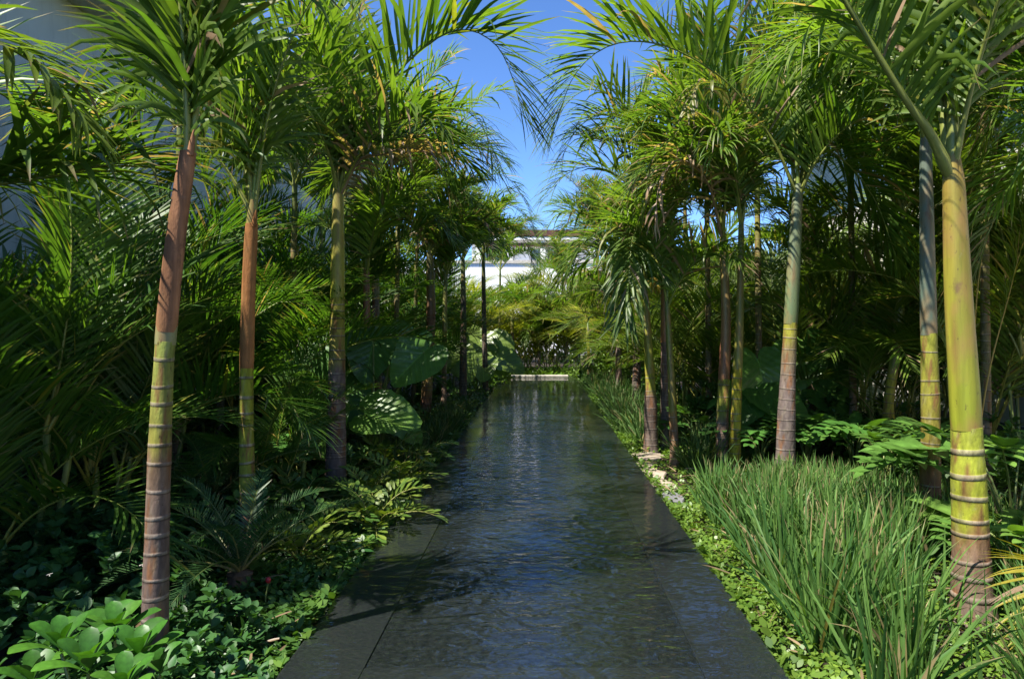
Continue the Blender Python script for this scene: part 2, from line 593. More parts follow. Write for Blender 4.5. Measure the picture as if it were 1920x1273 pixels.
def frond_mesh(P, style, name='frond', parent=None, tint=0.5, dry=0.12, petiole=True, roll=0.0, pet_mat=None, mat=None):
    """one pinnate leaf along the axis P; leaflets in one mesh, stalk a child"""
    s = style
    n = len(P)
    T = nrm(np.gradient(P, axis=0))
    h = P[-1] - P[0]
    h[2] = 0
    if np.linalg.norm(h) < 0.15:
        h = T[0] * [1, 1, 0] + [0.01, 0.02, 0]
    S = nrm(np.cross(nrm(h), [0, 0, 1.0]))
    U = np.cross(np.tile(S, (n, 1)), T)
    U = nrm(U)
    if roll:
        Sx = np.cross(T, U)
        U = U * math.cos(roll) + Sx * math.sin(roll)
    SS = nrm(np.cross(T, U))
    npair = s['pairs']
    t = np.linspace(s['t0'], 0.995, npair)
    x = (t - s['t0']) / (1 - s['t0'])
    length = np.linalg.norm(np.diff(P, axis=0), axis=1).sum()
    tt = np.concatenate([t + rng.normal(0, .0025, npair), t + 0.4 / npair + rng.normal(0, .0025, npair)])
    tt = np.clip(tt, 0, 1)
    xx = np.concatenate([x, x])
    sg = np.concatenate([np.ones(npair), -np.ones(npair)])
    # drop a few leaflets, bunch others
    keep = rng.uniform(size=2 * npair) > s.get('gap', 0.03)
    tt, xx, sg = tt[keep], xx[keep], sg[keep]
    m = len(tt)
    q = tt * (n - 1)
    B = np.stack([np.interp(q, np.arange(n), P[:, k]) for k in range(3)], 1)
    Ti = nrm(np.stack([np.interp(q, np.arange(n), T[:, k]) for k in range(3)], 1))
    Ui = nrm(np.stack([np.interp(q, np.arange(n), U[:, k]) for k in range(3)], 1))
    Si = nrm(np.cross(Ti, Ui))
    a = np.radians(s['a0'] + (s['a1'] - s['a0']) * xx + rng.normal(0, s.get('aj', 5), m))
    v = np.radians(s['v0'] + (s['v1'] - s['v0']) * xx + rng.normal(0, s.get('vj', 9), m))
    D = Ti * np.cos(a)[:, None] + (Si * (sg * np.cos(v))[:, None] + Ui * np.sin(v)[:, None]) * np.sin(a)[:, None]
    Lp = s['L'] * np.interp(xx, [0, .08, .3, .6, .85, 1], [.55, .78, 1, .95, .78, .55]) * rng.uniform(.88, 1.1, m)
    Wp = s['W'] * np.interp(xx, [0, .2, .7, 1], [.7, 1, .9, .5]) * rng.uniform(.85, 1.12, m)
    g = np.clip(rng.normal(tint, .16, m), 0, 1)
    C = lerp(s['c0'], s['c1'], g)
    yel = rng.uniform(size=m) < s.get('yellow', 0.03)
    C[yel] = C[yel] * 0.3 + np.array([.24, .22, .03]) * 0.7
    dead = rng.uniform(size=m) < dry * 0.25
    C[dead] = DRY * rng.uniform(.6, 1.15, (dead.sum(), 1))
    if dry >= 1:
        C = DRY[None] * rng.uniform(.55, 1.2, (m, 1))
    tip = np.where(rng.uniform(size=m) < 0.35 + dry, rng.uniform(0.02, 0.10 + dry * 0.45, m), 0.0)
    mb = MB()
    dr = s['droop'] * rng.uniform(.5, 1.5, m)
    flop = rng.uniform(size=m) < s.get('flop', 0.06) + dry * 0.3
    dr[flop] *= 3.5
    ribbons(mb, B, D, Ui, Lp, Wp, s.get('seg', 5), dr, s.get('fold', .35), prof_palm, C, DRY * rng.uniform(.6, 1.1), tip,
            across=s.get('across', 3), midlight=1.2, wave=(0.02 if dry >= 1 else 0.0))
    fr = build(name, mb, mat or s['mat'], parent)
    if petiole:
        pb = MB()
        u = np.linspace(0, 1, n)
        pc = lerp(s['pc0'], s['pc1'], np.clip(u * 1.6, 0, 1)) if dry < 1 else np.tile(DRY * .8, (n, 1))
        rad = np.interp(u, [0, .05, .10, .25, 1], [s['pr'] * .5, s['pr'] * 1.35, s['pr'] * 1.05, s['pr'] * .7, s['pr'] * .14])
        tube(pb, P, rad, 7, pc)
        build('petiole', pb, pet_mat or M_PETIOLE, fr)
    return fr


ADONIDIA = dict(pairs=56, t0=.15, a0=62, a1=26, v0=52, v1=26, vj=15, aj=8, L=.76, W=.043, droop=.95, fold=.28, seg=5,
                c0=(.052, .118, .019), c1=(.165, .238, .036), pc0=(.22, .24, .05), pc1=(.14, .18, .03), pr=.017, mat=M_FROND, gap=.05, flop=.10)
ARECA = dict(pairs=46, t0=.17, a0=58, a1=28, v0=30, v1=20, vj=7, aj=5, L=.50, W=.026, droop=.55, fold=.3, seg=4,
             c0=(.034, .098, .015), c1=(.115, .190, .026), pc0=(.24, .22, .04), pc1=(.16, .20, .03), pr=.010, mat=M_ARECA, gap=.02, across=3, flop=.02)
CYCAD = dict(pairs=46, t0=.10, a0=68, a1=30, v0=30, v1=20, vj=4, aj=3, L=.125, W=.010, droop=.15, fold=.2, seg=3,
             c0=(.018, .055, .018), c1=(.05, .11, .03), pc0=(.20, .17, .06), pc1=(.09, .13, .03), pr=.008, mat=M_SHRUB, gap=.0, flop=0, yellow=0)


def style(base, **kw):
    d = dict(base)
    d.update(kw)
    return d


# ------------------------------------------------------------------ the setting: ground, pool, water
WZ = 0.10                                   # water level; ground is z = 0
PX0, PX1, PY0, PY1 = -1.225, 1.145, 2.55, 22.8
LEDGE = 0.385


def ground_sheet():
    # one sheet reaching the horizon with a hole for the pool
    xs = [-400, -60, -12, PX0 - .02, PX1 + .02, 12, 60, 400]
    ys = [-60, -8, PY0 - .02, PY1 + .02, 60, 160, 900]
    mb = MB()
    V = [(x, y, 0) for y in ys for x in xs]
    F = []
    for j in range(len(ys) - 1):
        for i in range(len(xs) - 1):
            if i == 3 and j == 2:
                continue
            b = j * len(xs) + i
            F.append((b, b + 1, b + len(xs) + 1, b + len(xs)))
    mb.add(V, F, (1, 1, 1))
    return build('ground', mb, M_SOIL, smooth=False)


tag(ground_sheet(), 'dark bare soil under the planting beds', kind='structure')

pool = link('pool', None)
tag(pool, 'long narrow black granite reflecting pool', kind='structure')
zt = WZ - 0.012
for nm, lo, hi in (('ledge', (PX0, PY0, -.5), (PX0 + LEDGE, PY1, zt)),
                   ('ledge', (PX1 - LEDGE, PY0, -.5), (PX1, PY1, zt)),
                   ('ledge', (PX0 + LEDGE + .001, PY0, -.5), (PX1 - LEDGE - .001, 3.25, zt - .001)),
                   ('ledge', (PX0 + LEDGE + .001, PY1 - .35, -.5), (PX1 - LEDGE - .001, PY1, zt - .001))):
    box_obj(nm, lo, hi, M_GRANITE, pool, 0.004)
box_obj('basin_floor', (PX0 + LEDGE - .01, 3.2, -.6), (PX1 - LEDGE + .01, PY1 - .3, zt - .009), M_BASIN, pool)
wm = MB()
wm.add([(PX0 + .003, PY0 + .003, WZ), (PX1 - .003, PY0 + .003, WZ), (PX1 - .003, PY1 - .003, WZ), (PX0 + .003, PY1 - .003, WZ)], [(0, 1, 2, 3)], (1, 1, 1))
tag(build('water', wm, M_WATER, smooth=False), 'rippled dark water filling the pool to its rim', kind='structure')
cop = box_obj('pool_coping', (-1.0, PY1 + .02, -.1), (0.92, PY1 + .28, WZ + .02), M_COPING, None, 0.01)
tag(cop, 'pale stone coping strip across the far end of the pool', 'coping')


# ------------------------------------------------------------------ buildings
def side_building(sgn, y1, label):
    b = thing('building', label, 'building', (sgn * 7.1, 0, 0))
    X = lambda a: a - sgn * 7.1

    def bx(nm, xa, xb, ya, yb, za, zb, mat, par=b, bev=0.006):
        lo, hi = min(xa, xb), max(xa, xb)
        return box_obj(nm, (X(lo), ya, za), (X(hi), yb, zb), mat, par, bev)
    bx('wall', sgn * 7.1, sgn * 12, -6, y1, -.2, 6.6, M_STUCCO)
    bx('roof_slab', sgn * 6.0, sgn * 12.2, -6.2, y1 + .6, 6.603, 7.25, M_STUCCO)
    bx('base_plinth', sgn * 7.08, sgn * 7.099, -6, y1, 0.001, 0.25, M_GREYSTONE)
    return b


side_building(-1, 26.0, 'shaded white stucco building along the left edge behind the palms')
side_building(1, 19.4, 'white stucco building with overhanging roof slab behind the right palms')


def far_building():
    b = thing('building', 'white two storey villa with brown timber pergola beyond the pool end', 'building', (0, 44, 0))

    def bx(nm, x0, x1, y0, y1, z0, z1, mat, par=b, bev=0.0):
        return box_obj(nm, (x0, y0 - 44, z0), (x1, y1 - 44, z1), mat, par, bev)
    S = 44 / F_PX
    Z = lambda py: CAM_Z - (py - CY) * S
    Xx = lambda px: (px - CX) * S
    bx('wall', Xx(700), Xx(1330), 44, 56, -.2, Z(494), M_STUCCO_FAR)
    bx('parapet_coping', Xx(699), Xx(1331), 43.9, 44.6, Z(494) + .002, Z(488), M_COPING)
    bx('upper_wall', Xx(880), Xx(1125), 45.6, 55, Z(494) + .003, Z(440), M_STUCCO_FAR)
    bx('roof_fascia', Xx(868), Xx(1135), 44.7, 55.5, Z(440) + .002, Z(428), M_WOOD)
    bx('fascia_band', Xx(872), Xx(1131), 44.75, 45.595, Z(447), Z(441.5), M_STUCCO_FAR)
    bx('pergola_beam', Xx(890), Xx(1118), 44.9, 45.1, Z(459), Z(452), M_WOOD)
    for px in (894, 955, 1018, 1080, 1112):
        bx('column', Xx(px) - .16, Xx(px) + .16, 44.95, 45.27, Z(488) + .004, Z(452.3) if px != 1018 else Z(447.2), M_STUCCO_FAR)
    for (a, c) in ((898, 912), (926, 948), (996, 1012), (1030, 1046), (1066, 1078)):
        w = bx('window', Xx(a), Xx(c), 45.55, 45.598, Z(486), Z(462), M_GLASS)
        bx('frame', Xx(a) - .06, Xx(a) - .001, 45.5, 45.597, Z(487), Z(461), M_WOOD, w)
        bx('frame', Xx(c) + .001, Xx(c) + .06, 45.5, 45.597, Z(487), Z(461), M_WOOD, w)
    bx('wood_panel', Xx(912) + .08, Xx(925), 45.52, 45.599, Z(486), Z(462), M_WOOD)
    bx('wood_panel', Xx(949), Xx(954), 45.52, 45.599, Z(486), Z(462), M_WOOD)
    # rounded white stair wall on the right
    mb = MB()
    th = np.linspace(0, np.pi, 15)
    Pf = [(Xx(1072) + 1.15 * math.cos(a), 42.6 - 44, Z(545) + 1.0 * math.sin(a)) for a in th]
    V = []
    for (x, y, z) in Pf:
        V += [(x, y, -.1), (x, y, z), (x, y + .4, z), (x, y + .4, -.1)]
    F = []
    for i in range(14):
        for k in range(3):
            F.append((i * 4 + k, i * 4 + k + 1, i * 4 + 5 + k, i * 4 + 4 + k))
    mb.add(V, F, (1, 1, 1))
    build('rounded_wall', mb, M_STUCCO_FAR, b, smooth=False)
    return b


far_building()


# ------------------------------------------------------------------ palms with ringed trunks
BROWN, PURPLE, GREY = (.17, .115, .085), (.165, .105, .09), (.17, .15, .13)
LIME, OLIVE, YEL = (.27, .31, .035), (.17, .20, .035), (.38, .35, .03)
SCAR = np.array([.25, .205, .16])


def palm(label, pts, depth, widths, ring_top, zones, shaft, fronds, group='ringed palms lining the pool', spacing=.12,
         nf=8, flen=2.1, tint=.5, az_bias=None, el=(58, 84), drop=(70, 125), sheath=None, st=None, dry=.12, seed=None, ringw=1.0, dead=0):
    """pts: pixel points (base first) at this depth; widths: (pixel row, width px); zones: (pixel row, colour); ring_top: row where the crownshaft starts"""
    global rng
    keep_rng = rng
    rng = np.random.default_rng(seed if seed is not None else int(abs(pts[0][0]) * 7 + depth * 13))
    base = at(pts[0][0], pts[0][1], depth)
    base[2] = 0.0
    root = thing('palm_tree', label, 'palm tree', base, group)
    W = np.array([at(p[0], p[1], depth if len(p) < 3 else p[2]) for p in pts])
    W[0, 2] = min(W[0, 2], 0.0) - 0.04
    P = spline(W, 90)
    row = CY - (P[:, 2] - CAM_Z) * F_PX / P[:, 1]
    wr = sorted(widths)
    rad = np.interp(row, [a for a, _ in wr], [b for _, b in wr]) * .92 * depth / F_PX / 2
    zr = sorted(zones)
    zc = lambda r: np.stack([np.interp(r, [a for a, _ in zr], [c[k] for _, c in zr]) for k in range(3)], 1)
    s = np.concatenate([[0], np.cumsum(np.linalg.norm(np.diff(P, axis=0), axis=1))])
    s_top = np.interp(-ring_top, -row, s)
    # trunk with raised leaf scars
    ss, kind = [0.0], [0]
    q = 0.06
    while q < s_top - .03:
        h = rng.uniform(.007, .012) * ringw
        for dq, kd in ((-.010, 0), (-.004, 3), (-.001, 3), (0.0, 1), (h, 1), (h + .0015, 2), (h + .006, 2), (h + .02, 2)):
            ss.append(q + dq)
            kind.append(kd)
        q += max(spacing * rng.uniform(.55, 1.35) * (0.8 + 0.35 * q / max(s_top, .1)), h + .04)
    ss.append(s_top)
    kind.append(0)
    fill = np.arange(.02, s_top, .035 if depth < 11 else .12)
    rs_ = np.array(ss)[np.array(kind) == 1]
    if len(rs_):
        lo_, hi_ = rs_[0::2], rs_[1::2]
        fill = fill[~((fill[:, None] > lo_[None] - .016) & (fill[:, None] < hi_[None] + .026)).any(1)]
    ss, kind = np.concatenate([ss, fill]), np.concatenate([kind, np.full(len(fill), 4)])
    o_ = np.argsort(ss, kind='stable')
    ss, kind = ss[o_], kind[o_]
    PT = np.stack([np.interp(ss, s, P[:, k]) for k in range(3)], 1)
    rt = np.interp(ss, s, rad)
    rw = np.interp(ss, s, row)
    rt = rt * np.where(kind == 1, 1 + .006 * ringw, 1.0) + np.where(kind == 1, .0004, 0)
    rt = rt * (1 + .22 * np.exp(-ss / .10)) * (1 + .018 * np.sin(ss * 9 + base[0] * 5) + .012 * np.sin(ss * 23))
    sides = 26
    th = np.linspace(0, 2 * np.pi, sides, endpoint=False)
    ppm = F_PX / depth

    def wob(f1, f2):
        q1, q2, q3 = rng.uniform(0, 6.28, 3)
        S_, T_ = ss[:, None], th[None]
        return np.sin(2 * T_ + q1 + f1 * S_) * .5 + np.sin(5 * T_ + q2 - f2 * S_) * .3 + np.sin(11 * T_ + q3 + f2 * 2 * S_) * .25
    rr_ = rw[:, None] + wob(3, 9) * .055 * ppm
    CC = .78 * zc(rr_.ravel()).reshape(len(ss), sides, 3)
    CC = CC * (1 + .13 * wob(5, 17) + rng.normal(0, .05, (len(ss), sides)))[..., None]
    patch = np.clip(wob(7, 15) - .30, 0, .45)[..., None] * 2.0
    CC = CC * (1 - patch) + np.array([.19, .085, .035]) * patch
    pale = np.clip(wob(6, 21) - .45, 0, .4)[..., None] * .7
    CC = CC * (1 - pale) + np.array([.30, .26, .17]) * pale
    CC = np.clip(CC, .01, 1)
    CC = np.where((kind == 3)[:, None, None], CC * .5, CC)
    sc_ = SCAR * np.clip(.85 + .45 * wob(4, 13), .3, 1.4)[..., None] * .75 + CC * .3
    CC = np.where((kind == 1)[:, None, None], sc_, CC)
    tl = np.zeros((len(ss), 2))
    ring_id = np.cumsum(kind == 0)
    ph = rng.uniform(0, 6.28, ring_id.max() + 1)
    am = rng.uniform(.001, .006, ring_id.max() + 1)
    sel = (kind > 0) & (kind < 4)
    tl[sel, 0] = am[ring_id[sel]]
    tl[sel, 1] = ph[ring_id[sel]]
    mb = MB()
    tube(mb, PT - base, rt, sides, CC, tilt=tl)
    build('trunk', mb, M_BARK, root)
    # crownshaft
    k = 26
    sc = np.linspace(s_top - .015, s[-1], k)
    PC = np.stack([np.interp(sc, s, P[:, j]) for j in range(3)], 1)
    u = np.linspace(0, 1, k)
    rc = np.interp(sc, s, rad) * np.interp(u, [0, .03, .12, .5, .9, 1], [1.0, 1.03, 1.04, 1.0, .92, .62])
    c_lo, c_hi = np.array(shaft[0]) * .70, np.array(shaft[1]) * .72
    k2 = 20
    th = np.linspace(0, 2 * np.pi, 20, endpoint=False)
    q_ = rng.uniform(0, 6.28, 6)
    uu = np.clip(u[:, None] + .12 * np.sin(th * 2 + q_[0])[None] + .08 * np.sin(th * 5 + u[:, None] * 9 + q_[1]), 0, 1)
    CC = c_lo * (1 - uu[..., None]) + c_hi * uu[..., None]
    st_ = np.clip(np.sin(th * 2 + q_[2] + u[:, None] * 5) + .6 * np.sin(th * 7 + q_[3]) + .5 * np.sin(u[:, None] * 17 + q_[4] + th) - .9, 0, 1)[..., None] * .6
    CC = CC * (1 - st_) + np.array([.21, .105, .045]) * st_
    th = np.linspace(0, 2 * np.pi, 20, endpoint=False)
    CC = CC * (1 + .13 * np.sin(th * 2 + 1.3)[None] + .08 * np.sin(th * 5 + u[:, None] * 4))[..., None]
    mb = MB()
    tube(mb, PC - base, rc, 20, CC, jitter=.05)
    build('crownshaft', mb, M_SHAFT, root)
    top = PC[-1] - base
    if sheath:      # an old dry leaf base wrapped over the crownshaft: (row from, row to, colour)
        a = np.interp(-sheath[0], -row, s)
        b = np.interp(-sheath[1], -row, s)
        sq = np.linspace(a, b, 22)
        PS = np.stack([np.interp(sq, s, P[:, j]) for j in range(3)], 1) - base
        rs = np.interp(sq, s, rad) * 1.07 + .002
        mb = MB()
        tube(mb, PS, rs * np.interp(np.linspace(0, 1, 22), [0, .06, .9, 1], [.93, 1.0, 1.04, .98]), 20,
             np.repeat((np.array(sheath[2])[None] * rng.uniform(.85, 1.1, (22, 1)))[:, None], 20, 1) * (1 + .25 * np.sin(np.linspace(0, 2 * np.pi, 20, endpoint=False) * 2 + 2.2))[None, :, None])
        # torn collar tip
        tip = PS[-1] + np.array([rs[-1] * .55, -rs[-1] * .5, -.02])
        tube(mb, np.array([tip, tip + [.012, -.006, .06], tip + [.022, -.01, .115]]), [rs[-1] * .5, rs[-1] * .36, .004], 8, sheath[2])
        build('dry_sheath', mb, M_DRY, root)
    stl = st or ADONIDIA
    for fr in fronds:
        cp = [at(*c) - base for c in fr['p']]
        ftop = top.copy()
        ftop[2] -= .12
        if fr.get('join', True):
            cp = [ftop + [0, 0, -.05]] + cp[1:]
        frond_mesh(spline(cp, 30), style(stl, **fr.get('st', {})), 'frond', root, fr.get('tint', tint), fr.get('dry', dry), roll=fr.get('roll', 0.0))
    if nf:
        a0 = rng.uniform(0, 360)
        for i in range(nf):
            if az_bias is not None and len(az_bias):
                az = az_bias[i % len(az_bias)] + rng.normal(0, 12)
            else:
                c_az = 0.0 if base[0] < 0 else 180.0
                az = c_az + [0, 75, -70, 130, 30, -35, 170, -120, 95, -15][i % 10] + rng.normal(0, 12)
            f = (i + .5) / nf
            e = el[1] + (el[0] - el[1]) * f + rng.normal(0, 3)
            dp = drop[0] + (drop[1] - drop[0]) * f + rng.normal(0, 6)
            p0 = top + np.array([0, 0, -.16 * f - .02])
            L = flen * rng.uniform(.85, 1.1)
            frond_mesh(arc_curve(p0, az, e, dp, L, side=rng.normal(0, 12)), stl, 'frond', root, tint + rng.normal(0, .1),
                       1.0 if i >= nf - dead else dry * rng.uniform(.4, 2.2))
    # unopened spear leaf
    mb = MB()
    sp = arc_curve(top - [0, 0, .1], rng.uniform(0, 360), 87, 12, flen * .6, 12)
    tube(mb, sp, np.linspace(.020, .004, 12) * (depth * 0 + 1), 7, np.array([.20, .26, .06]))
    build('spear_leaf', mb, M_PETIOLE, root)
    rng = keep_rng
    return root


SH_YEL = ((.36, .38, .045), (.34, .33, .06))
SH_GREY = ((.17, .24, .10), (.24, .28, .17))
SH_BLUE = ((.13, .18, .13), (.16, .20, .15))
SH_BROWN = ((.19, .10, .06), (.26, .24, .12))
SH_GREEN = ((.18, .24, .05), (.20, .25, .08))
SMALL = style(ADONIDIA, pairs=48, L=.58, W=.042, seg=4, pr=.013, v0=40, v1=22)
FAR = style(ADONIDIA, pairs=44, L=.62, W=.050, seg=4, pr=.014, v0=44, v1=22)

# --- left row
palm('leaning palm with purple brown trunk and dry sheath, nearest on the left',
     [(290, 1300), (292, 1100), (305, 720), (327, 470), (354, 275)], 3.2, [(1290, 52), (1000, 46), (640, 37), (450, 33), (280, 27)], 640,
     [(1300, (.13, .10, .09)), (940, (.19, .13, .10)), (860, (.22, .14, .08)), (820, (.29, .27, .05)), (640, (.33, .38, .08))],
     ((.30, .36, .17), (.33, .37, .14)),
     [dict(p=[(354, 275, 3.2), (348, 150, 3.2), (338, 10, 3.2), (330, -170, 3.15), (300, -330, 3.05), (220, -420, 3.0)], tint=.55, st=dict(v0=20, v1=20, L=.5, t0=.10)),
      dict(p=[(354, 275, 3.2), (375, 140, 3.25), (398, 10, 3.3), (420, -150, 3.3), (470, -300, 3.3), (560, -360, 3.3)], tint=.5, st=dict(t0=.12)),
      dict(p=[(354, 275, 3.2), (372, 130, 3.4), (400, -40, 3.6), (450, -200, 4.0), (520, -270, 4.4)], tint=.4)],
     nf=1, flen=2.0, az_bias=[95], el=(76, 82), drop=(60, 95), sheath=(622, 285, (.27, .13, .065)), spacing=.125, ringw=1.6)
palm('slim palm with orange brown sheath and lime ringed trunk, second on the left',
     [(469, 1050), (462, 800), (465, 580), (474, 375)], 5.0, [(1050, 32), (900, 30), (700, 26), (380, 21)], 690,
     [(1050, (.16, .10, .08)), (970, (.17, .09, .06)), (940, (.24, .27, .04)), (690, (.34, .34, .03))],
     ((.34, .17, .05), (.36, .30, .09)),
     [dict(p=[(474, 375, 5), (463, 270, 5), (445, 150, 5), (425, 20, 5.05), (400, -120, 5.1), (330, -220, 5.2)], tint=.55),
      dict(p=[(474, 375, 5), (440, 200, 5.3), (390, 105, 5.5), (330, 75, 5.6), (278, 110, 5.6), (246, 180, 5.6), (236, 262, 5.6)], tint=.15, st=dict(v0=45)),
      dict(p=[(474, 375, 5), (500, 230, 5), (540, 90, 5), (600, -20, 5), (680, -80, 5.0)], tint=.45)],
     nf=2, flen=1.8, az_bias=[100, 170], el=(68, 82), drop=(75, 110), sheath=(690, 420, (.30, .13, .045)), spacing=.115, ringw=1.9)
palm('palm with lime crownshaft and purplish ringed trunk beside the cycads, third on the left',
     [(629, 925), (631, 760), (633, 560), (634, 342)], 7.0, [(925, 44), (800, 38), (690, 33), (560, 27), (345, 22)], 558,
     [(925, (.15, .12, .11)), (700, (.20, .14, .12)), (680, (.26, .23, .06)), (558, (.33, .30, .04))],
     ((.40, .40, .04), (.40, .36, .10)),
     [dict(p=[(634, 335, 7), (662, 245, 6.9), (720, 165, 6.7), (800, 85, 6.5), (870, 56, 6.3), (930, 85, 6.2), (962, 150, 6.1), (978, 215, 6.1)], tint=.45, dry=.05, st=dict(L=.85, W=.052, droop=.5, v0=60, v1=36, pairs=66)),
      dict(p=[(634, 335, 7), (690, 240, 7.3), (755, 205, 7.4), (812, 240, 7.4), (834, 320, 7.4), (842, 390, 7.3)], tint=.2, dry=.3),
      dict(p=[(634, 335, 7), (675, 300, 6.9), (715, 290, 6.75), (770, 278, 6.6), (830, 300, 6.5)], dry=1.0, st=dict(pairs=22, L=.50, v0=20, droop=1.6, gap=.2)),
      dict(p=[(634, 335, 7), (655, 180, 7), (670, 40, 7), (700, -60, 7), (770, -110, 7)], tint=.55),
      dict(p=[(634, 335, 7), (620, 200, 7), (590, 80, 7), (540, 10, 6.9), (470, 20, 6.8), (430, 90, 6.8)], tint=.4),
      dict(p=[(634, 335, 7), (610, 260, 6.8), (570, 190, 6.6), (520, 190, 6.4), (480, 260, 6.3)], tint=.4),
      dict(p=[(634, 335, 7), (645, 200, 7.2), (640, 80, 7.5), (620, -20, 8)], tint=.5)],
     nf=6, flen=1.9, az_bias=[80, 290, 110, 240, 40, 320], el=(62, 80), drop=(80, 120), spacing=.105)
palm('thin palm with dark red sheath rising among the elephant ears',
     [(697, 800), (692, 680), (688, 600), (687, 505)], 9.0, [(800, 17), (650, 14), (510, 13)], 640,
     [(800, (.26, .27, .05)), (690, (.26, .26, .05)), (640, (.22, .08, .06))], ((.22, .075, .06), (.22, .11, .08)),
     [dict(p=[(687, 505, 9), (700, 420, 9), (712, 350, 9), (725, 270, 9), (760, 230, 9)], tint=.6),
      dict(p=[(687, 505, 9), (695, 430, 8.9), (740, 390, 8.7), (800, 400, 8.5), (850, 450, 8.4)], tint=.55)],
     nf=4, flen=1.7, st=SMALL, el=(66, 82), drop=(60, 105), tint=.55)
palm('grey trunked palm just behind the thin red sheathed palm',
     [(712, 790), (706, 640), (703, 490)], 10.2, [(800, 17), (490, 14)], 560, [(800, GREY), (600, (.2, .17, .14))], ((.22, .20, .12), SH_GREEN[1]), [
         dict(p=[(703, 490, 10.2), (740, 335, 10), (800, 235, 9.8), (862, 205, 9.6), (908, 245, 9.4), (928, 320, 9.3)], tint=.5, dry=.2),
         dict(p=[(703, 490, 10.2), (715, 380, 10), (740, 305, 9.8), (790, 285, 9.6), (850, 300, 9.4)], dry=1.0)],
     nf=5, flen=1.9, el=(64, 82), drop=(70, 115), tint=.45)
palm('brown trunked palm with orange patches at mid left of the pool',
     [(797, 752), (803, 690), (808, 600), (806, 470)], 12.5, [(752, 22), (600, 18), (470, 15)], 590,
     [(752, (.22, .10, .06)), (705, (.34, .26, .05)), (640, (.26, .20, .06)), (600, (.20, .10, .06))], ((.20, .10, .06), (.2, .2, .08)), [dict(p=[(806, 470, 12.5), (835, 340, 12.5), (868, 235, 12.5), (905, 182, 12.4), (945, 172, 12.3), (968, 215, 12.2)], tint=.6)],
     nf=10, flen=2.0, st=FAR, az_bias=[0, 60, -40, 120, 180, 240, 300, 20, -20, 80], el=(52, 84), drop=(60, 130), tint=.45, dry=.3, dead=1)
palm('very slim yellow green palm beside the brown trunked palm at mid left',
     [(832, 712), (834, 600), (836, 505)], 13.3, [(712, 11), (505, 8)], 620, [(712, (.2, .13, .09)), (650, (.28, .27, .05))], SH_GREEN, [],
     nf=7, flen=1.6, st=FAR, el=(55, 82), drop=(60, 120), tint=.55)
palm('dark trunked palm before the bright elephant ears on the left',
     [(868, 722), (869, 620), (868, 480)], 16.0, [(722, 16), (600, 12), (480, 8)], 560, [(722, (.15, .11, .09)), (560, (.10, .085, .07))], ((.13, .14, .07), SH_GREEN[1]),
     [dict(p=[(868, 480, 16), (888, 405, 16), (930, 378, 16), (978, 400, 15.9), (1012, 458, 15.8)], tint=.5, dry=.2),
      dict(p=[(868, 480, 16), (875, 400, 16), (900, 340, 16), (945, 330, 16), (985, 380, 16), (1000, 430, 16)], tint=.4)],
     nf=9, flen=2.0, st=FAR, el=(52, 84), drop=(60, 130), tint=.5, dry=.2)
palm('thin dark palm closest to the pool edge on the far left side',
     [(911, 737), (908, 620), (906, 470)], 17.5, [(737, 12), (470, 7)], 540, [(737, (.12, .10, .085)), (540, (.09, .08, .065))], ((.12, .13, .07), SH_GREEN[1]),
     [dict(p=[(906, 470, 17.5), (915, 445, 17.4), (950, 430, 17.3), (985, 455, 17.2), (1003, 510, 17.1)], tint=.45),
      dict(p=[(906, 470, 17.5), (900, 400, 17.5), (880, 350, 17.5), (840, 350, 17.5)], tint=.45)],
     nf=8, flen=1.9, st=FAR, el=(52, 84), drop=(60, 125), tint=.5, dry=.2)
palm('small green stemmed palm with pale scars standing back on the left',
     [(411, 820), (414, 700), (417, 560)], 8.4, [(820, 16), (690, 15), (560, 12)], 690, [(820, (.15, .12, .10)), (740, (.24, .24, .18)), (690, (.18, .23, .10))],
     ((.15, .22, .09), (.17, .24, .08)),
     [dict(p=[(417, 560, 8.4), (405, 470, 8.4), (395, 390, 8.4), (370, 300, 8.4), (330, 280, 8.4)], tint=.25),
      dict(p=[(417, 560, 8.4), (435, 460, 8.4), (450, 390, 8.4), (490, 330, 8.4)], tint=.3)],
     nf=4, flen=1.7, st=SMALL, el=(62, 80), drop=(60, 100), tint=.25, sheath=(665, 610, (.26, .11, .06)))
palm('palm at the left edge whose bright yellow green fronds hang in from top left',
     [(-235, 1330), (-232, 800), (-228, 330)], 3.1, [(1330, 52), (330, 36)], 700, [(1330, PURPLE), (700, LIME)], SH_YEL,
     [dict(p=[(-228, 330, 3.1), (-170, 120, 3.1), (-90, 45, 3.08), (-20, 72, 3.05), (30, 98, 3.03), (75, 130, 3.0), (120, 180, 2.96), (160, 238, 2.93)], tint=.95, dry=.22, st=dict(L=.40, W=.046, v0=25, v1=10, a0=60, a1=30, t0=.3)),
      dict(p=[(-228, 330, 3.1), (-150, 300, 3.2), (-40, 345, 3.35), (100, 330, 3.4), (210, 308, 3.45), (300, 312, 3.5)], tint=.35, dry=.35, st=dict(v0=30, v1=15)),
      dict(p=[(-228, 330, 3.1), (-160, 200, 3.5), (-60, 160, 3.9), (40, 200, 4.2), (110, 290, 4.4)], tint=.3, dry=.15)],
     nf=3, flen=2.0, az_bias=[205, 165, 225], el=(65, 82), drop=(60, 100))

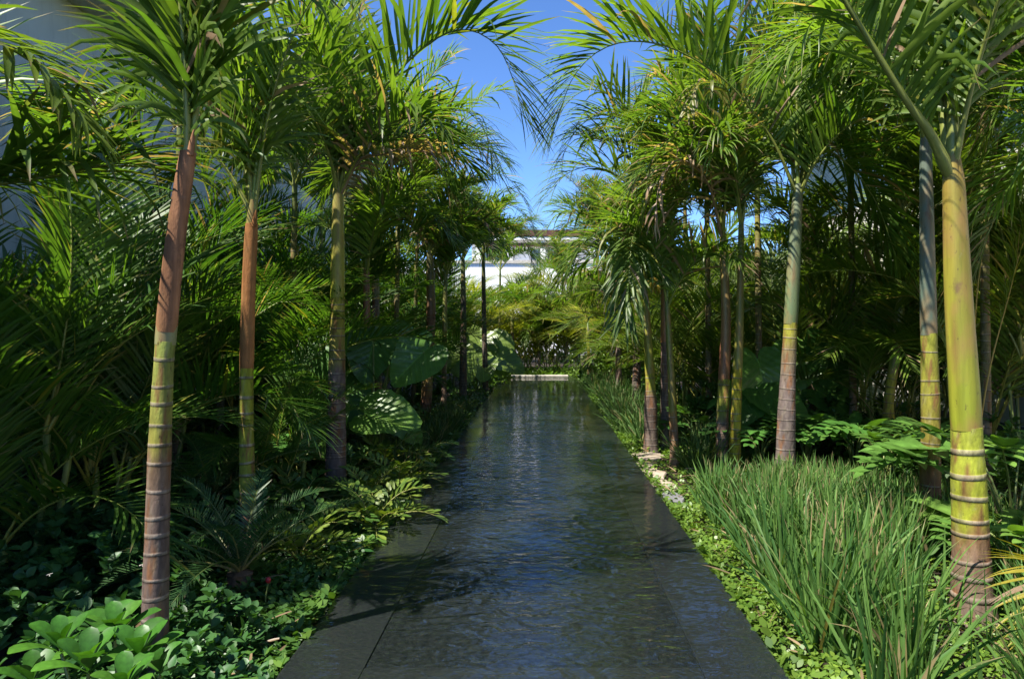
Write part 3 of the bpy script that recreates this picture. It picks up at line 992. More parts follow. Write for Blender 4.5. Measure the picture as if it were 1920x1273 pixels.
for (px, d, top, lab, nfx) in ((545, 9.2, 330, 'tall shaded palm behind the gap between the second and third left palms', 9),
                               (330, 7.6, 215, 'tall shaded palm crown behind the leaning purple trunk', 9),
                               (740, 11.5, 330, 'palm crown behind the elephant ears, hiding its trunk', 9),
                               (775, 14.5, 400, 'palm crown deep in the left row beyond the elephant ears', 9),
                               (640, 13.0, 300, 'tall palm crown by the far part of the left building', 9)):
    palm(lab, [(px, CY + 2176 / d), (px + 4, (CY + 2176 / d + top) / 2), (px + 8, top)], d, [(900, 150 / d), (top, 95 / d)], top + 900 / d,
         [(900, (.16, .12, .10)), (top, (.24, .24, .06))], SH_GREEN, [], nf=nfx - 2, flen=2.1, el=(45, 84), drop=(60, 130), tint=.4, dry=.25, group='palms standing behind the left row')
for (px, d, top, lab, nfx) in ((935, 25.0, 500, 'low palm crown in front of the white villa wall', 7),
                               (600, 17.0, 380, 'palm crown far back along the left building', 9),
                               (700, 19.0, 420, 'palm crown far back between the left building and the villa', 9)):
    palm(lab, [(px, CY + 2176 / d), (px + 2, (CY + 2176 / d + top) / 2), (px + 3, top)], d, [(900, 150 / d), (top, 95 / d)], top + 900 / d,
         [(900, (.16, .12, .10)), (top, (.24, .24, .06))], SH_GREEN, [], nf=nfx, flen=2.3, st=FAR, el=(45, 84), drop=(60, 130), tint=.5, dry=.15, group='palms standing behind the left row')
# --- right row
palm('stout lime green palm with broad pale rings, nearest on the right',
     [(1826, 1170), (1822, 1080), (1812, 800), (1797, 550), (1786, 290)], 3.96, [(1180, 84), (1100, 74), (1000, 68), (800, 57), (500, 51), (300, 44)], 800,
     [(1175, (.20, .15, .12)), (1040, (.24, .15, .10)), (1000, (.26, .15, .06)), (970, (.34, .36, .03)), (800, (.40, .44, .05))],
     ((.31, .35, .030), (.37, .26, .05)),
     [dict(p=[(1786, 290, 3.96), (1748, 258, 3.9), (1700, 190, 3.85), (1650, 110, 3.8), (1595, 20, 3.75), (1530, -80, 3.7), (1430, -130, 3.7), (1330, -60, 3.7)], tint=.5, st=dict(pr=.030, t0=.16)),
      dict(p=[(1786, 290, 3.96), (1786, 120, 3.96), (1790, -60, 4.0), (1810, -260, 4.1), (1880, -400, 4.2)], tint=.5, st=dict(pr=.034, t0=.3)),
      dict(p=[(1786, 290, 3.96), (1757, 150, 4.05), (1730, 0, 4.15), (1690, -170, 4.2), (1600, -270, 4.2)], tint=.5, st=dict(pr=.028, t0=.25)),
      dict(p=[(1786, 290, 3.96), (1820, 130, 4.1), (1880, 20, 4.2), (1960, -30, 4.3), (2040, 20, 4.4)], tint=.5)],
     nf=2, flen=2.2, az_bias=[80, 290], el=(75, 82), drop=(60, 80), spacing=.135, ringw=2.8)
palm('bluish shafted palm with dark brown streaked trunk behind the stout lime palm',
     [(1742, 1015), (1745, 800), (1741, 600), (1735, 235)], 5.5, [(1015, 42), (800, 36), (620, 31), (240, 24)], 625,
     [(1015, (.19, .12, .09)), (900, (.24, .13, .07)), (830, (.24, .19, .03)), (625, (.30, .31, .04))], SH_BLUE,
     [dict(p=[(1735, 235, 5.5), (1738, 80, 5.5), (1745, -60, 5.5), (1790, -160, 5.6)], tint=.4),
      dict(p=[(1735, 235, 5.5), (1770, 90, 5.8), (1830, 10, 6.0), (1900, 10, 6.1), (1950, 90, 6.2)], tint=.4)],
     nf=5, flen=2.0, az_bias=[70, 110, 150, 30, 200], el=(65, 82), drop=(70, 115), spacing=.17)
palm('grey green shafted palm behind the tall grass whose long frond arches over the pool',
     [(1471, 925), (1476, 740), (1486, 540), (1497, 345)], 7.1, [(925, 44), (800, 36), (640, 27), (500, 26), (350, 21)], 605,
     [(925, (.16, .13, .12)), (720, (.20, .15, .13)), (650, (.24, .18, .08)), (630, (.33, .31, .04))], SH_GREY,
     [dict(p=[(1497, 340, 7.1), (1455, 275, 7.0), (1400, 195, 6.9), (1346, 141, 6.8), (1267, 94, 6.65), (1190, 78, 6.5), (1125, 95, 6.4), (1075, 145, 6.35), (1045, 225, 6.3)], tint=.55, dry=.15, st=dict(L=.92, W=.054, droop=.5, v0=62, v1=34, pairs=66)),
      dict(p=[(1497, 340, 7.1), (1540, 260, 7.1), (1580, 170, 7.1), (1620, 60, 7.2), (1680, -30, 7.3), (1760, -40, 7.4)], tint=.35),
      dict(p=[(1497, 340, 7.1), (1494, 200, 7.1), (1492, 50, 7.1), (1470, -100, 7.2), (1400, -180, 7.2)], tint=.45),
      dict(p=[(1497, 340, 7.1), (1528, 285, 7.3), (1580, 300, 7.4), (1640, 375, 7.5), (1680, 480, 7.5)], tint=.2),
      dict(p=[(1497, 340, 7.1), (1470, 230, 7.4), (1430, 90, 7.6), (1360, -10, 7.8), (1270, -40, 7.9)], tint=.5),
      dict(p=[(1497, 340, 7.1), (1520, 200, 7.4), (1560, 60, 7.6), (1590, -60, 7.8)], tint=.4)],
     nf=4, flen=1.9, az_bias=[100, 60, 30, 300], el=(66, 80), drop=(80, 120), spacing=.11)
palm('red patched palm, left stem of the close pair at mid right',
     [(1351, 892), (1357, 720), (1361, 600), (1355, 425)], 8.1, [(892, 27), (720, 23), (600, 19), (430, 16)], 710,
     [(892, (.18, .13, .11)), (790, (.22, .14, .10)), (770, (.24, .26, .04)), (712, (.28, .28, .04))], ((.33, .10, .06), (.38, .34, .10)),
     [dict(p=[(1355, 425, 8.1), (1325, 340, 7.6), (1275, 300, 7.3), (1238, 340, 7.1), (1228, 420, 7.0)], dry=1.0, st=dict(pairs=18, L=.42, v0=10, droop=2.0, gap=.25)),
      dict(p=[(1390, 330, 8.1), (1370, 200, 7.4), (1335, 155, 7.2), (1305, 165, 7.1), (1290, 210, 7.0)], tint=1.0, dry=.7, st=dict(c1=(.26, .24, .06), pairs=22, L=.4, v0=5, droop=2.0)),
      dict(p=[(1355, 425, 8.1), (1330, 340, 8.0), (1290, 300, 7.9), (1240, 330, 7.8), (1205, 400, 7.7)], tint=.6, dry=.6),
      dict(p=[(1355, 425, 8.1), (1345, 300, 8.1), (1310, 210, 8.1), (1260, 190, 8.1), (1215, 230, 8.1)], tint=.6, dry=.25)],
     nf=3, flen=1.9, el=(66, 82), drop=(70, 115), dry=.3, tint=.55)
palm('yellow ringed palm, right stem of the close pair at mid right',
     [(1377, 892), (1381, 740), (1387, 600), (1390, 400)], 7.9, [(892, 24), (700, 19), (560, 14), (400, 12)], 690,
     [(892, (.22, .14, .10)), (860, (.40, .34, .03)), (690, (.38, .33, .03))], ((.30, .28, .05), (.16, .19, .05)),
     [dict(p=[(1390, 400, 7.9), (1378, 360, 7.8), (1355, 325, 7.7), (1325, 290, 7.6), (1285, 275, 7.5), (1235, 295, 7.4), (1190, 345, 7.3)], tint=.4, dry=.35, st=dict(L=.7)),
      dict(p=[(1390, 400, 7.9), (1400, 300, 7.9), (1390, 210, 7.9), (1350, 160, 7.9), (1310, 165, 7.9), (1290, 220, 7.9)], tint=.75, dry=.3),
      dict(p=[(1390, 400, 7.9), (1410, 320, 7.8), (1450, 270, 7.7), (1500, 300, 7.6)], tint=.4)],
     nf=2, flen=1.8, el=(70, 82), drop=(70, 100), spacing=.13)
palm('thick based yellow shafted palm, left of the three by the stepping stones',
     [(1221, 858), (1219, 720), (1214, 620), (1211, 545)], 9.1, [(858, 31), (760, 26), (690, 18), (545, 13)], 700,
     [(858, (.16, .12, .10)), (745, (.18, .12, .09)), (725, (.33, .32, .04)), (700, (.36, .34, .04))], SH_YEL,
     [dict(p=[(1211, 545, 9.1), (1200, 430, 9), (1175, 345, 8.9), (1120, 314, 8.8), (1065, 325, 8.7), (1025, 370, 8.6)], tint=.6, dry=.15),
      dict(p=[(1211, 545, 9.1), (1200, 460, 9), (1160, 425, 8.8), (1100, 450, 8.6), (1062, 515, 8.5)], tint=.45, dry=.25),
      dict(p=[(1211, 545, 9.1), (1205, 450, 8.6), (1190, 430, 8.2), (1180, 500, 7.9), (1172, 600, 7.8)], tint=.35)],
     nf=3, flen=1.8, el=(66, 82), drop=(70, 115), dry=.3, tint=.55)
palm('brown trunked palm with orange scaly top, middle of the three by the stepping stones',
     [(1247, 850), (1247, 700), (1246, 560), (1243, 430)], 9.4, [(850, 20), (640, 17), (430, 13)], 640,
     [(850, (.17, .13, .11)), (640, (.17, .11, .09))], ((.36, .15, .06), (.24, .22, .08)),
     [dict(p=[(1243, 430, 9.4), (1225, 300, 9.3), (1172, 205, 9.2), (1112, 168, 9.0), (1062, 195, 8.9), (1032, 262, 8.8)], tint=.6, dry=.25),
      dict(p=[(1243, 430, 9.4), (1232, 310, 9.4), (1190, 240, 9.4), (1130, 215, 9.3), (1080, 245, 9.2), (1052, 300, 9.1)], tint=.55, dry=.3),
      dict(p=[(1243, 430, 9.4), (1240, 370, 9.0), (1232, 350, 8.8), (1230, 400, 8.7), (1230, 450, 8.7)], dry=1.0, st=dict(pairs=16, L=.4))],
     nf=4, flen=1.8, el=(64, 82), drop=(75, 120), dry=.35, tint=.55)
palm('slender palm with red brown base, right of the three by the stepping stones',
     [(1266, 880), (1262, 780), (1256, 660), (1250, 560)], 8.25, [(880, 21), (780, 16), (660, 13), (560, 12)], 770,
     [(880, (.26, .17, .12)), (800, (.30, .17, .08)), (770, (.34, .22, .05))], ((.30, .27, .05), (.18, .22, .05)), [],
     nf=4, flen=1.6, st=SMALL, el=(66, 84), drop=(60, 105), dry=.3)
palm('slim palm with cracked orange trunk and a dried frond near the right building',
     [(1528, 795), (1522, 700), (1518, 600), (1515, 495)], 10.5, [(795, 20), (650, 17), (500, 13)], 560,
     [(795, (.20, .15, .11)), (650, (.30, .20, .10)), (560, (.34, .24, .08))], ((.32, .24, .07), (.30, .28, .08)),
     [dict(p=[(1515, 495, 10.5), (1530, 450, 10.4), (1560, 415, 10.3), (1595, 400, 10.2)], dry=1.0, st=dict(pairs=26, L=.25)),
      dict(p=[(1515, 495, 10.5), (1500, 430, 10.5), (1470, 390, 10.4), (1420, 400, 10.3)], tint=.7)],
     nf=5, flen=1.6, st=SMALL, el=(60, 82), drop=(70, 120), tint=.6)
palm('curved yellow green palm standing back between the two right foreground trunks',
     [(1672, 835), (1666, 760), (1680, 660), (1690, 540), (1692, 380)], 8.5, [(835, 24), (740, 20), (600, 17), (380, 13)], 700,
     [(835, (.24, .24, .06)), (790, (.34, .30, .04)), (700, (.34, .32, .04))], ((.24, .26, .05), (.12, .18, .04)), [],
     nf=7, flen=2.0, el=(60, 84), drop=(70, 115), tint=.35)
palm('brown trunked palm behind the grass tuft at far right of the pool',
     [(1160, 714), (1160, 640), (1163, 580)], 15.5, [(714, 14), (580, 9)], 628, [(714, (.22, .16, .13)), (630, (.20, .14, .11))], ((.33, .28, .06), SH_GREEN[1]), [dict(p=[(1163, 580, 15.5), (1140, 470, 15.3), (1100, 412, 15), (1052, 402, 14.8), (1015, 442, 14.6)], tint=.55, dry=.2)],
     nf=8, flen=1.8, st=FAR, el=(55, 84), drop=(70, 130), tint=.55, dry=.25)
palm('dark trunked palm between the grass tuft and the stepping stone palms',
     [(1192, 735), (1195, 640), (1197, 540)], 13.6, [(735, 18), (540, 11)], 600, [(735, (.12, .09, .08)), (600, (.16, .11, .08))], ((.26, .22, .08), SH_GREEN[1]), [],
     nf=8, flen=1.9, st=FAR, el=(55, 84), drop=(70, 130), tint=.5, dry=.3, dead=1)
palm('thin yellow palm near the far right end of the pool',
     [(1105, 698), (1103, 640), (1098, 585)], 20.5, [(698, 8), (585, 5)], 650, [(698, (.22, .16, .06)), (650, (.42, .34, .04))], SH_YEL, [],
     nf=7, flen=1.8, st=FAR, el=(55, 84), drop=(70, 125), tint=.75)
for px, py, top, dd, lab in ((960, 694, 585, 25.0, 'slim grey palm beyond the left corner of the pool end'),
                             (1010, 692, 640, 26.0, 'slim grey palm beyond the middle of the pool end'),
                             (1062, 694, 612, 25.4, 'slim grey palm beyond the right corner of the pool end')):
    palm(lab, [(px, py), (px + 1, (py + top) / 2), (px, top)], dd, [(py, 8), (top, 6)], (py + top * 2) / 3, [(py, (.26, .22, .18)), (top, (.22, .2, .14))], SH_GREEN, [],
         nf=8, flen=2.2, st=FAR, el=(50, 84), drop=(70, 130), tint=.7)


for (px, d, top, lab, nfx) in ((1425, 9.6, 300, 'palm crown behind the close pair at mid right', 9),
                               (1600, 9.4, 215, 'tall palm crown before the right building beside the arching frond palm', 9),
                               (1290, 12.5, 370, 'palm crown behind the stepping stone palms', 9),
                               (1850, 7.2, 200, 'tall palm crown behind the stout lime palm', 11),
                               (1330, 10.6, 250, 'tall palm crown behind the red patched palm', 9),
                               (1180, 17.5, 470, 'palm crown beyond the brown trunked palm at far right', 8),
                               (1125, 21.5, 430, 'tall palm crown in front of the villa, far right', 9),
                               (1060, 29.0, 520, 'palm crown below the villa pergola', 9),
                               (1230, 20.0, 400, 'tall palm crown by the far corner of the right building', 9)):
    palm(lab, [(px, CY + 2176 / d), (px - 3, (CY + 2176 / d + top) / 2), (px - 6, top)], d, [(900, 150 / d), (top, 95 / d)], top + 900 / d,
         [(900, (.18, .13, .10)), (top, (.28, .27, .05))], SH_GREEN, [], nf=nfx - 2, flen=2.1, el=(45, 84), drop=(60, 130), tint=.5, dry=.3, group='palms standing behind the right row')


palm('palm at the right edge whose fronds hang in from the upper right',
     [(2090, 1000), (2086, 700), (2080, 330)], 5.6, [(1000, 40), (330, 26)], 640, [(1000, PURPLE), (640, LIME)], SH_GREEN,
     [dict(p=[(2080, 330, 5.6), (2020, 200, 5.6), (1950, 150, 5.6), (1890, 180, 5.6), (1850, 260, 5.6)], tint=.45, dry=.2),
      dict(p=[(2080, 330, 5.6), (2000, 300, 5.9), (1920, 340, 6.1), (1860, 420, 6.2), (1830, 510, 6.2)], tint=.4, dry=.2),
      dict(p=[(2080, 330, 5.6), (2010, 280, 5.4), (1940, 290, 5.3), (1880, 360, 5.2)], tint=.4, dry=.2),
      dict(p=[(2080, 330, 5.6), (2040, 120, 5.7), (1980, 10, 5.8), (1900, -30, 5.9), (1830, 20, 6.0)], tint=.5, dry=.2)], nf=5, flen=2.0, el=(50, 84), drop=(60, 125), group='palms standing behind the right row')


# ------------------------------------------------------------------ areca clumps (shared frond meshes)
def frond_protos(stl, n, length, tint, dropr, dry=.06):
    out = []
    for i in range(n):
        P = arc_curve((0, 0, 0), 0, 0, 0, 1, 2)
        el0 = 0
        crv = arc_curve((0, 0, 0), 0, 78, dropr[0] + (dropr[1] - dropr[0]) * i / max(n - 1, 1), length, 22, side=rng.normal(0, 10))
        f = frond_mesh(crv, stl, 'frond', None, tint + rng.normal(0, .08), dry)
        out.append((f.data, f.children[0].data))
        ch = f.children[0]
        bpy.data.objects.remove(ch)
        bpy.data.objects.remove(f)
    return out


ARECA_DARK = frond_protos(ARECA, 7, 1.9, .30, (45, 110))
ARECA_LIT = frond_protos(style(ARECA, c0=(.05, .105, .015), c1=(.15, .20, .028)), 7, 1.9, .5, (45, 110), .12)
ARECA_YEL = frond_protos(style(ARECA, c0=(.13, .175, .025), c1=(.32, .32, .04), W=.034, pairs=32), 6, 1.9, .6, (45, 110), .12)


def cane_mesh(h, r, col):
    mb = MB()
    n = 15
    z = np.linspace(0, h, n)
    P = np.stack([.05 * np.sin(z * 1.3), .04 * np.cos(z * 1.1) - .04, z], 1)
    c = np.repeat(np.asarray(col)[None], n, 0) * np.where(np.arange(n) % 3 == 0, 1.35, 1.0)[:, None]
    tube(mb, P, r * np.where(np.arange(n) % 3 == 0, 1.12, 1.0), 8, c)
    return mb.mesh('cane', M_PETIOLE)


CANE_Y = cane_mesh(1.0, .022, (.33, .28, .04))
CANE_G = cane_mesh(1.0, .022, (.16, .20, .05))


def areca(label, px, d, h, nfr, protos, canes=5, cane=CANE_G, spread=.28, x=None, group='areca palm clumps', scale=1.0):
    x = gx(px, d) if x is None else x
    root = thing('areca_palm', label, 'palm clump', (x, d, 0), group)
    tops = []
    for i in range(canes):
        a = i * 2.4 + rng.uniform(0, 1)
        r = spread * math.sqrt((i + .4) / canes)
        b = Vector((r * math.cos(a), r * math.sin(a), -.03))
        hh = h * rng.uniform(.06, .42)
        o = link('cane', cane, root)
        o.location = b
        lean = Vector((math.cos(a) * .22 * r / spread, math.sin(a) * .22 * r / spread, 1)).normalized()
        o.rotation_mode = 'QUATERNION'
        o.rotation_quaternion = Vector((0, 0, 1)).rotation_difference(lean)
        o.scale = (1, 1, hh)
        tops.append((b + lean * hh, a))
    for i in range(int(nfr * 1.5)):
        b, a = tops[i % canes]
        me, pet = protos[rng.integers(len(protos))]
        o = link('frond', me, root)
        p = link('petiole', pet, o)
        o.location = b - Vector((0, 0, .05))
        az = a + rng.normal(0, 1.2)
        sc = scale * h / 3.0 * rng.uniform(.75, 1.2) * 1.2
        o.scale = (sc, sc * rng.choice([-1, 1]), sc)
        o.rotation_euler = (Matrix.Rotation(az, 3, 'Z') @ Matrix.Rotation(rng.normal(.12, .25), 3, 'Y') @ Matrix.Rotation(rng.normal(0, .15), 3, 'X')).to_euler()
    return root


for a in (
    ('dark areca clump with arching fronds at the left edge of the picture', 40, 4.7, 2.9, 15),
    ('dark areca clump left of the leaning purple trunk', 190, 5.6, 2.7, 15),
    ('dark areca clump against the left wall, farthest left', -40, 7.2, 3.3, 14),
    ('dark areca clump directly behind the leaning purple trunk', 285, 7.0, 3.0, 15),
    ('areca clump between the leaning trunk and the orange sheathed palm', 395, 9.4, 3.2, 15),
    ('areca clump behind the slim orange sheathed palm', 505, 8.2, 2.5, 16),
    ('tall areca clump behind the third left palm', 585, 10.6, 3.3, 16),
    ('areca clump in the shade beside the left building, farther back', 140, 9.6, 3.6, 13),
    ('areca clump by the left building behind the pale scarred palm', 430, 12.4, 3.8, 14),
    ('areca clump behind the elephant ears', 690, 12.6, 3.3, 16),
    ('areca clump behind the brown trunked palm at mid left', 770, 15.5, 3.2, 15),
    ('areca clump deep in the left bed by the far end of the left building', 640, 18.5, 3.9, 14),
    ('areca clump deep in the left bed behind the slim yellow green palm', 790, 20.0, 3.6, 14),
    ('tall areca clump far behind the palm with orange patches', 765, 23.0, 5.0, 15),
    ('tall areca clump far behind the thin red sheathed palm', 690, 20.5, 5.2, 15),
    ('areca clump at the back of the left bed beside the wall', 520, 15.5, 4.0, 14),
    ('low areca clump with its fronds before the third left palm', 545, 6.6, 1.45, 11),
):
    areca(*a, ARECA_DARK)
for a in (
    ('areca clump at the right edge against the white wall', 1935, 8.2, 4.2, 17),
    ('areca clump between the two right foreground trunks', 1660, 9.3, 3.0, 15),
    ('areca clump behind the slim cracked palm by the right building', 1555, 12.0, 3.2, 15),
    ('areca clump behind the stout lime palm', 1830, 8.9, 4.3, 17),
    ('areca clump right of the arching frond palm', 1440, 10.8, 2.9, 15),
    ('areca clump behind the close pair of palms', 1370, 13.0, 3.2, 15),
    ('areca clump behind the stepping stone palms', 1290, 11.6, 2.9, 15),
    ('areca clump beyond the stepping stone palms toward the far end', 1240, 16.5, 3.0, 14),
    ('tall areca clump close to the right wall behind the bluish shafted palm', 1735, 10.2, 3.9, 15),
    ('tall areca clump close to the right wall beside the cracked orange palm', 1610, 13.2, 4.2, 15),
    ('tall areca clump closing the gap behind the stepping stone palms', 1285, 17.5, 4.4, 15),
    ('tall areca clump closing the gap behind the close pair of palms', 1340, 18.8, 5.0, 15),
    ('tall areca clump far behind the dark trunked palm on the right', 1225, 23.0, 4.8, 14),
    ('areca clump by the far corner of the right building', 1480, 17.0, 3.4, 13),
):
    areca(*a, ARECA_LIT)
for a in (
    ('sunny yellow areca clump left of the pool end', 925, 26.5, 3.6, 15),
    ('sunny areca clump with yellow canes behind the pool end, left of centre', 985, 26.8, 3.2, 15),
    ('sunny areca clump with orange canes behind the pool end, right of centre', 1038, 27.0, 3.2, 15),
    ('sunny areca clump right of the pool end', 1092, 26.0, 3.6, 15),
    ('sunny yellow areca clump before the rounded white wall', 1135, 24.0, 3.4, 14),
    ('sunny areca clump behind the thin dark palm at far left', 868, 23.5, 3.4, 14),
    ('tall sunny areca clump before the white villa wall', 955, 33.0, 3.6, 15),
    ('tall sunny areca clump below the villa pergola', 1020, 34.0, 4.4, 15),
    ('tall sunny areca clump below the right half of the villa', 1085, 33.5, 5.0, 15),
    ('sunny areca clump left of the villa wall, behind the dark trunks', 820, 27.0, 3.6, 14),
    ('sunny areca clump beyond the grass tuft at far right', 1180, 22.0, 3.6, 14),
):
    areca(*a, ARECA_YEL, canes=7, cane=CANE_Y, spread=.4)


# ------------------------------------------------------------------ elephant ears and other broad leaves
def heart_mesh(L=1.0, ruffle=.02, cup=.18, curl=.22, col=(.06, .14, .025), notch=.16, wide=1.0, seed=0):
    r_ = np.random.default_rng(seed)
    na, nr = 54, 9
    th = np.linspace(-np.pi, np.pi, na)
    a = np.abs(th)
    r = np.interp(a, [0, .12, .45, .9, 1.4, 1.9, 2.45, 2.85, 3.05, np.pi], [1.0, .93, .74, .62, .58, .55, .52, .42, notch * 1.6, notch])
    r = r * (1 + .012 * np.sin(9 * th + r_.uniform(0, 6)))
    rho = np.linspace(0.02, 1, nr)[:, None]
    x = rho * r * np.sin(th) * wide
    y = rho * r * np.cos(th)
    rad = np.hypot(x, y)
    z = cup * np.abs(x) ** 1.3 - curl * np.clip(y, 0, 1) ** 2 - .12 * np.clip(-y, 0, 1)
    z = z + ruffle * (rho ** 3) * np.sin(15 * th + r_.uniform(0, 6)) + .004 * np.sin(8 * (y - .75 * np.abs(x)) * 6.28 * .94)
    V = np.stack([x, y, z], -1) * L
    i, j = np.meshgrid(np.arange(nr - 1), np.arange(na - 1), indexing='ij')
    F = np.stack([i * na + j, (i + 1) * na + j, (i + 1) * na + j + 1, i * na + j + 1], -1).reshape(-1, 4)
    mb = MB()
    mb.add(V, F, col, np.stack([x, y, z], -1))
    return mb.mesh('leaf', M_BIG, loc=True)


HEARTS = [heart_mesh(seed=i, col=c, ruffle=.012 + .006 * i, curl=.12 + .06 * i) for i, c in enumerate([(.065, .155, .028), (.085, .185, .03), (.12, .23, .035)])]
HEART_Y = [heart_mesh(seed=9 + i, col=(.14, .21, .035), curl=.15 + .1 * i) for i in range(2)]


def stalk(parent, p0, p1, r=.018, col=(.15, .19, .05), name='leaf_stalk', bow=.12):
    p0, p1 = np.asarray(p0, float), np.asarray(p1, float)
    mid = (p0 + p1) / 2 + [0, 0, bow]
    mid[:2] = p0[:2] * .62 + p1[:2] * .38
    mb = MB()
    P = spline([p0, mid, p1], 12)
    tube(mb, P, np.linspace(r, r * .5, 12), 8, col)
    return build(name, mb, M_PETIOLE, parent)


def place_leaf(root, me, pos, tip, up, scale, base, r=.018, name='leaf'):
    """pos: where the stalk meets the blade (relative to root), tip: direction to the tip, up: upper side"""
    t = Vector(tip).normalized()
    u = Vector(up)
    u = (u - t * u.dot(t)).normalized()
    x = t.cross(u).normalized()
    o = link(name, me, root)
    m = Matrix((x, t, u)).transposed().to_4x4()
    m.translation = Vector(pos)
    o.matrix_local = m @ Matrix.Diagonal((scale, scale, scale, 1))
    stalk(root, base, np.array(pos), r)
    return o


def elephant_ear(label, px, d, leaves, ear=True, group='elephant ear plants'):
    """leaves: (pixel x, pixel y, depth, tip dir, up dir, size, mesh)"""
    base = np.array([gx(px, d), d, 0.0])
    root = thing('elephant_ear', label, 'elephant ear', base, group)
    for (lx, ly, ld, tip, up, sc, me) in leaves:
        place_leaf(root, me, at(lx, ly, ld) - base, tip, up, sc, (rng.normal(0, .05), rng.normal(0, .05), -.03))
    return root


H = HEARTS
elephant_ear('large elephant ear plant with a sunlit leaf beside the third left palm', 705, 8.6, [
    (700, 640, 8.9, (-.15, -.35, -1), (.1, -1, .45), .60, H[0]),
    (735, 640, 9.3, (.25, .1, -1), (.3, -1, .5), .62, H[1]),
    (795, 660, 8.6, (-.75, -.35, -.75), (.5, -.55, .75), .58, H[1]),
    (700, 775, 8.1, (1, -.25, -.05), (.05, -.75, .75), .60, H[2]),
    (728, 775, 8.3, (.85, -.35, -.55), (.35, -.4, .85), .58, H[1]),
    (655, 690, 9.2, (-.6, -.2, -.7), (-.2, -.8, .6), .75, H[0])])
elephant_ear('dark elephant ear plant left of the third left palm', 590, 8.4, [
    (595, 655, 8.3, (-.12, -.3, -1), (-.1, -1, .4), .70, H[0]),
    (560, 745, 8.0, (-.55, -.5, -.6), (-.2, -.6, .8), .6, H[0]),
    (600, 770, 8.0, (.2, -.5, -.8), (.1, -.8, .6), .6, H[1]),
    (640, 730, 8.8, (.6, -.3, -.6), (.2, -.7, .7), .6, H[0])])
elephant_ear('bright elephant ear plant behind the thin dark palms', 895, 18.5, [
    (900, 640, 18.3, (-.35, -.3, -.9), (0, -1, .5), .95, HEART_Y[0]),
    (925, 645, 18.4, (.4, -.3, -.9), (.2, -1, .5), .95, HEART_Y[1]),
    (880, 665, 18.0, (-.8, -.3, -.4), (-.2, -.7, .8), .9, HEART_Y[0]),
    (935, 672, 18.0, (.9, -.3, -.3), (.1, -.7, .8), .8, HEART_Y[1]),
    (905, 680, 17.6, (.1, -.7, -.5), (0, -.7, .8), .7, HEART_Y[0])])
elephant_ear('bright elephant ear plant left of the dark trunks', 848, 16.8, [
    (845, 640, 16.8, (-.2, -.3, -.9), (0, -1, .5), .85, HEART_Y[1]),
    (855, 665, 16.5, (.5, -.3, -.7), (.1, -.8, .6), .8, HEART_Y[0]),
    (835, 675, 16.5, (-.7, -.3, -.5), (-.2, -.7, .8), .7, HEART_Y[0])])
elephant_ear('elephant ear plant beside the slim cracked palm', 1545, 9.9, [
    (1560, 655, 9.9, (.15, -.3, -1), (.2, -1, .4), .85, H[0]),
    (1500, 670, 9.9, (-.6, -.3, -.7), (-.2, -.9, .5), .7, H[2]),
    (1545, 740, 9.6, (.6, -.5, -.5), (.1, -.7, .7), .6, H[1])])
elephant_ear('elephant ear plant behind the tall grass on the right', 1420, 9.0, [
    (1425, 690, 9.0, (.1, -.3, -1), (.1, -1, .4), .7, H[1]),
    (1440, 740, 8.8, (.7, -.4, -.5), (.2, -.7, .7), .65, H[0]),
    (1400, 745, 8.8, (-.6, -.4, -.6), (-.2, -.7, .7), .6, H[0])])


# split leaved philodendrons
def lobed_mesh(col, seed=0, lobes=7):
    r_ = np.random.default_rng(seed)
    mb = MB()
    P = arc_curve((0, 0, 0), 90, 22, 50, 1.0, 14)
    T = nrm(np.gradient(P, axis=0))
    t = np.linspace(.02, .97, lobes)
    B = np.stack([np.interp(t * 13, np.arange(14), P[:, k]) for k in range(3)], 1)
    B2 = np.concatenate([B, B])
    sg = np.concatenate([np.ones(lobes), -np.ones(lobes)])
    x = np.concatenate([t, t])
    ang = np.radians(105 - 80 * x)
    D = np.stack([sg * np.sin(ang), np.cos(ang), .18 + 0 * x], 1)
    L = .5 * np.interp(x, [0, .25, .6, 1], [.75, 1.0, .85, .5])
    ribbons(mb, B2, D, np.tile([0, 0, 1.0], (2 * lobes, 1)), L, .15, 5, .5, .22, prof_oval, np.asarray(col) * r_.uniform(.85, 1.15, (2 * lobes, 1)), wave=.015)
    ribbons(mb, P[:1], T[:1] + [[0, 0, .1]], np.array([[0, 0, 1.0]]), 1.05, .30, 9, .55, .12, prof_oval, col, midlight=1.5)
    return mb.mesh('leaf', M_SHRUB)


LOBED = [lobed_mesh(c, i) for i, c in enumerate([(.05, .13, .022), (.08, .17, .03), (.11, .20, .035)])]


def philodendron(label, px, py, d, n, size, meshes, h=.5, seed=1, group='split leaved philodendrons'):
    r_ = np.random.default_rng(seed)
    base = np.array([gx(px, d), d, 0.0])
    root = thing('philodendron', label, 'philodendron', base, group)
    for i in range(n):
        a = i * 2.4 + r_.uniform(-.3, .3)
        rr = h * r_.uniform(.35, .75)
        pos = np.array([rr * math.cos(a), rr * math.sin(a), h * r_.uniform(.7, 1.15)])
        tip = (math.cos(a), math.sin(a) - .25, r_.uniform(-.35, .15))
        place_leaf(root, meshes[r_.integers(len(meshes))], pos, tip, (0, -.2, 1), size * r_.uniform(.8, 1.15), (0, 0, -.03), .011)
    return root


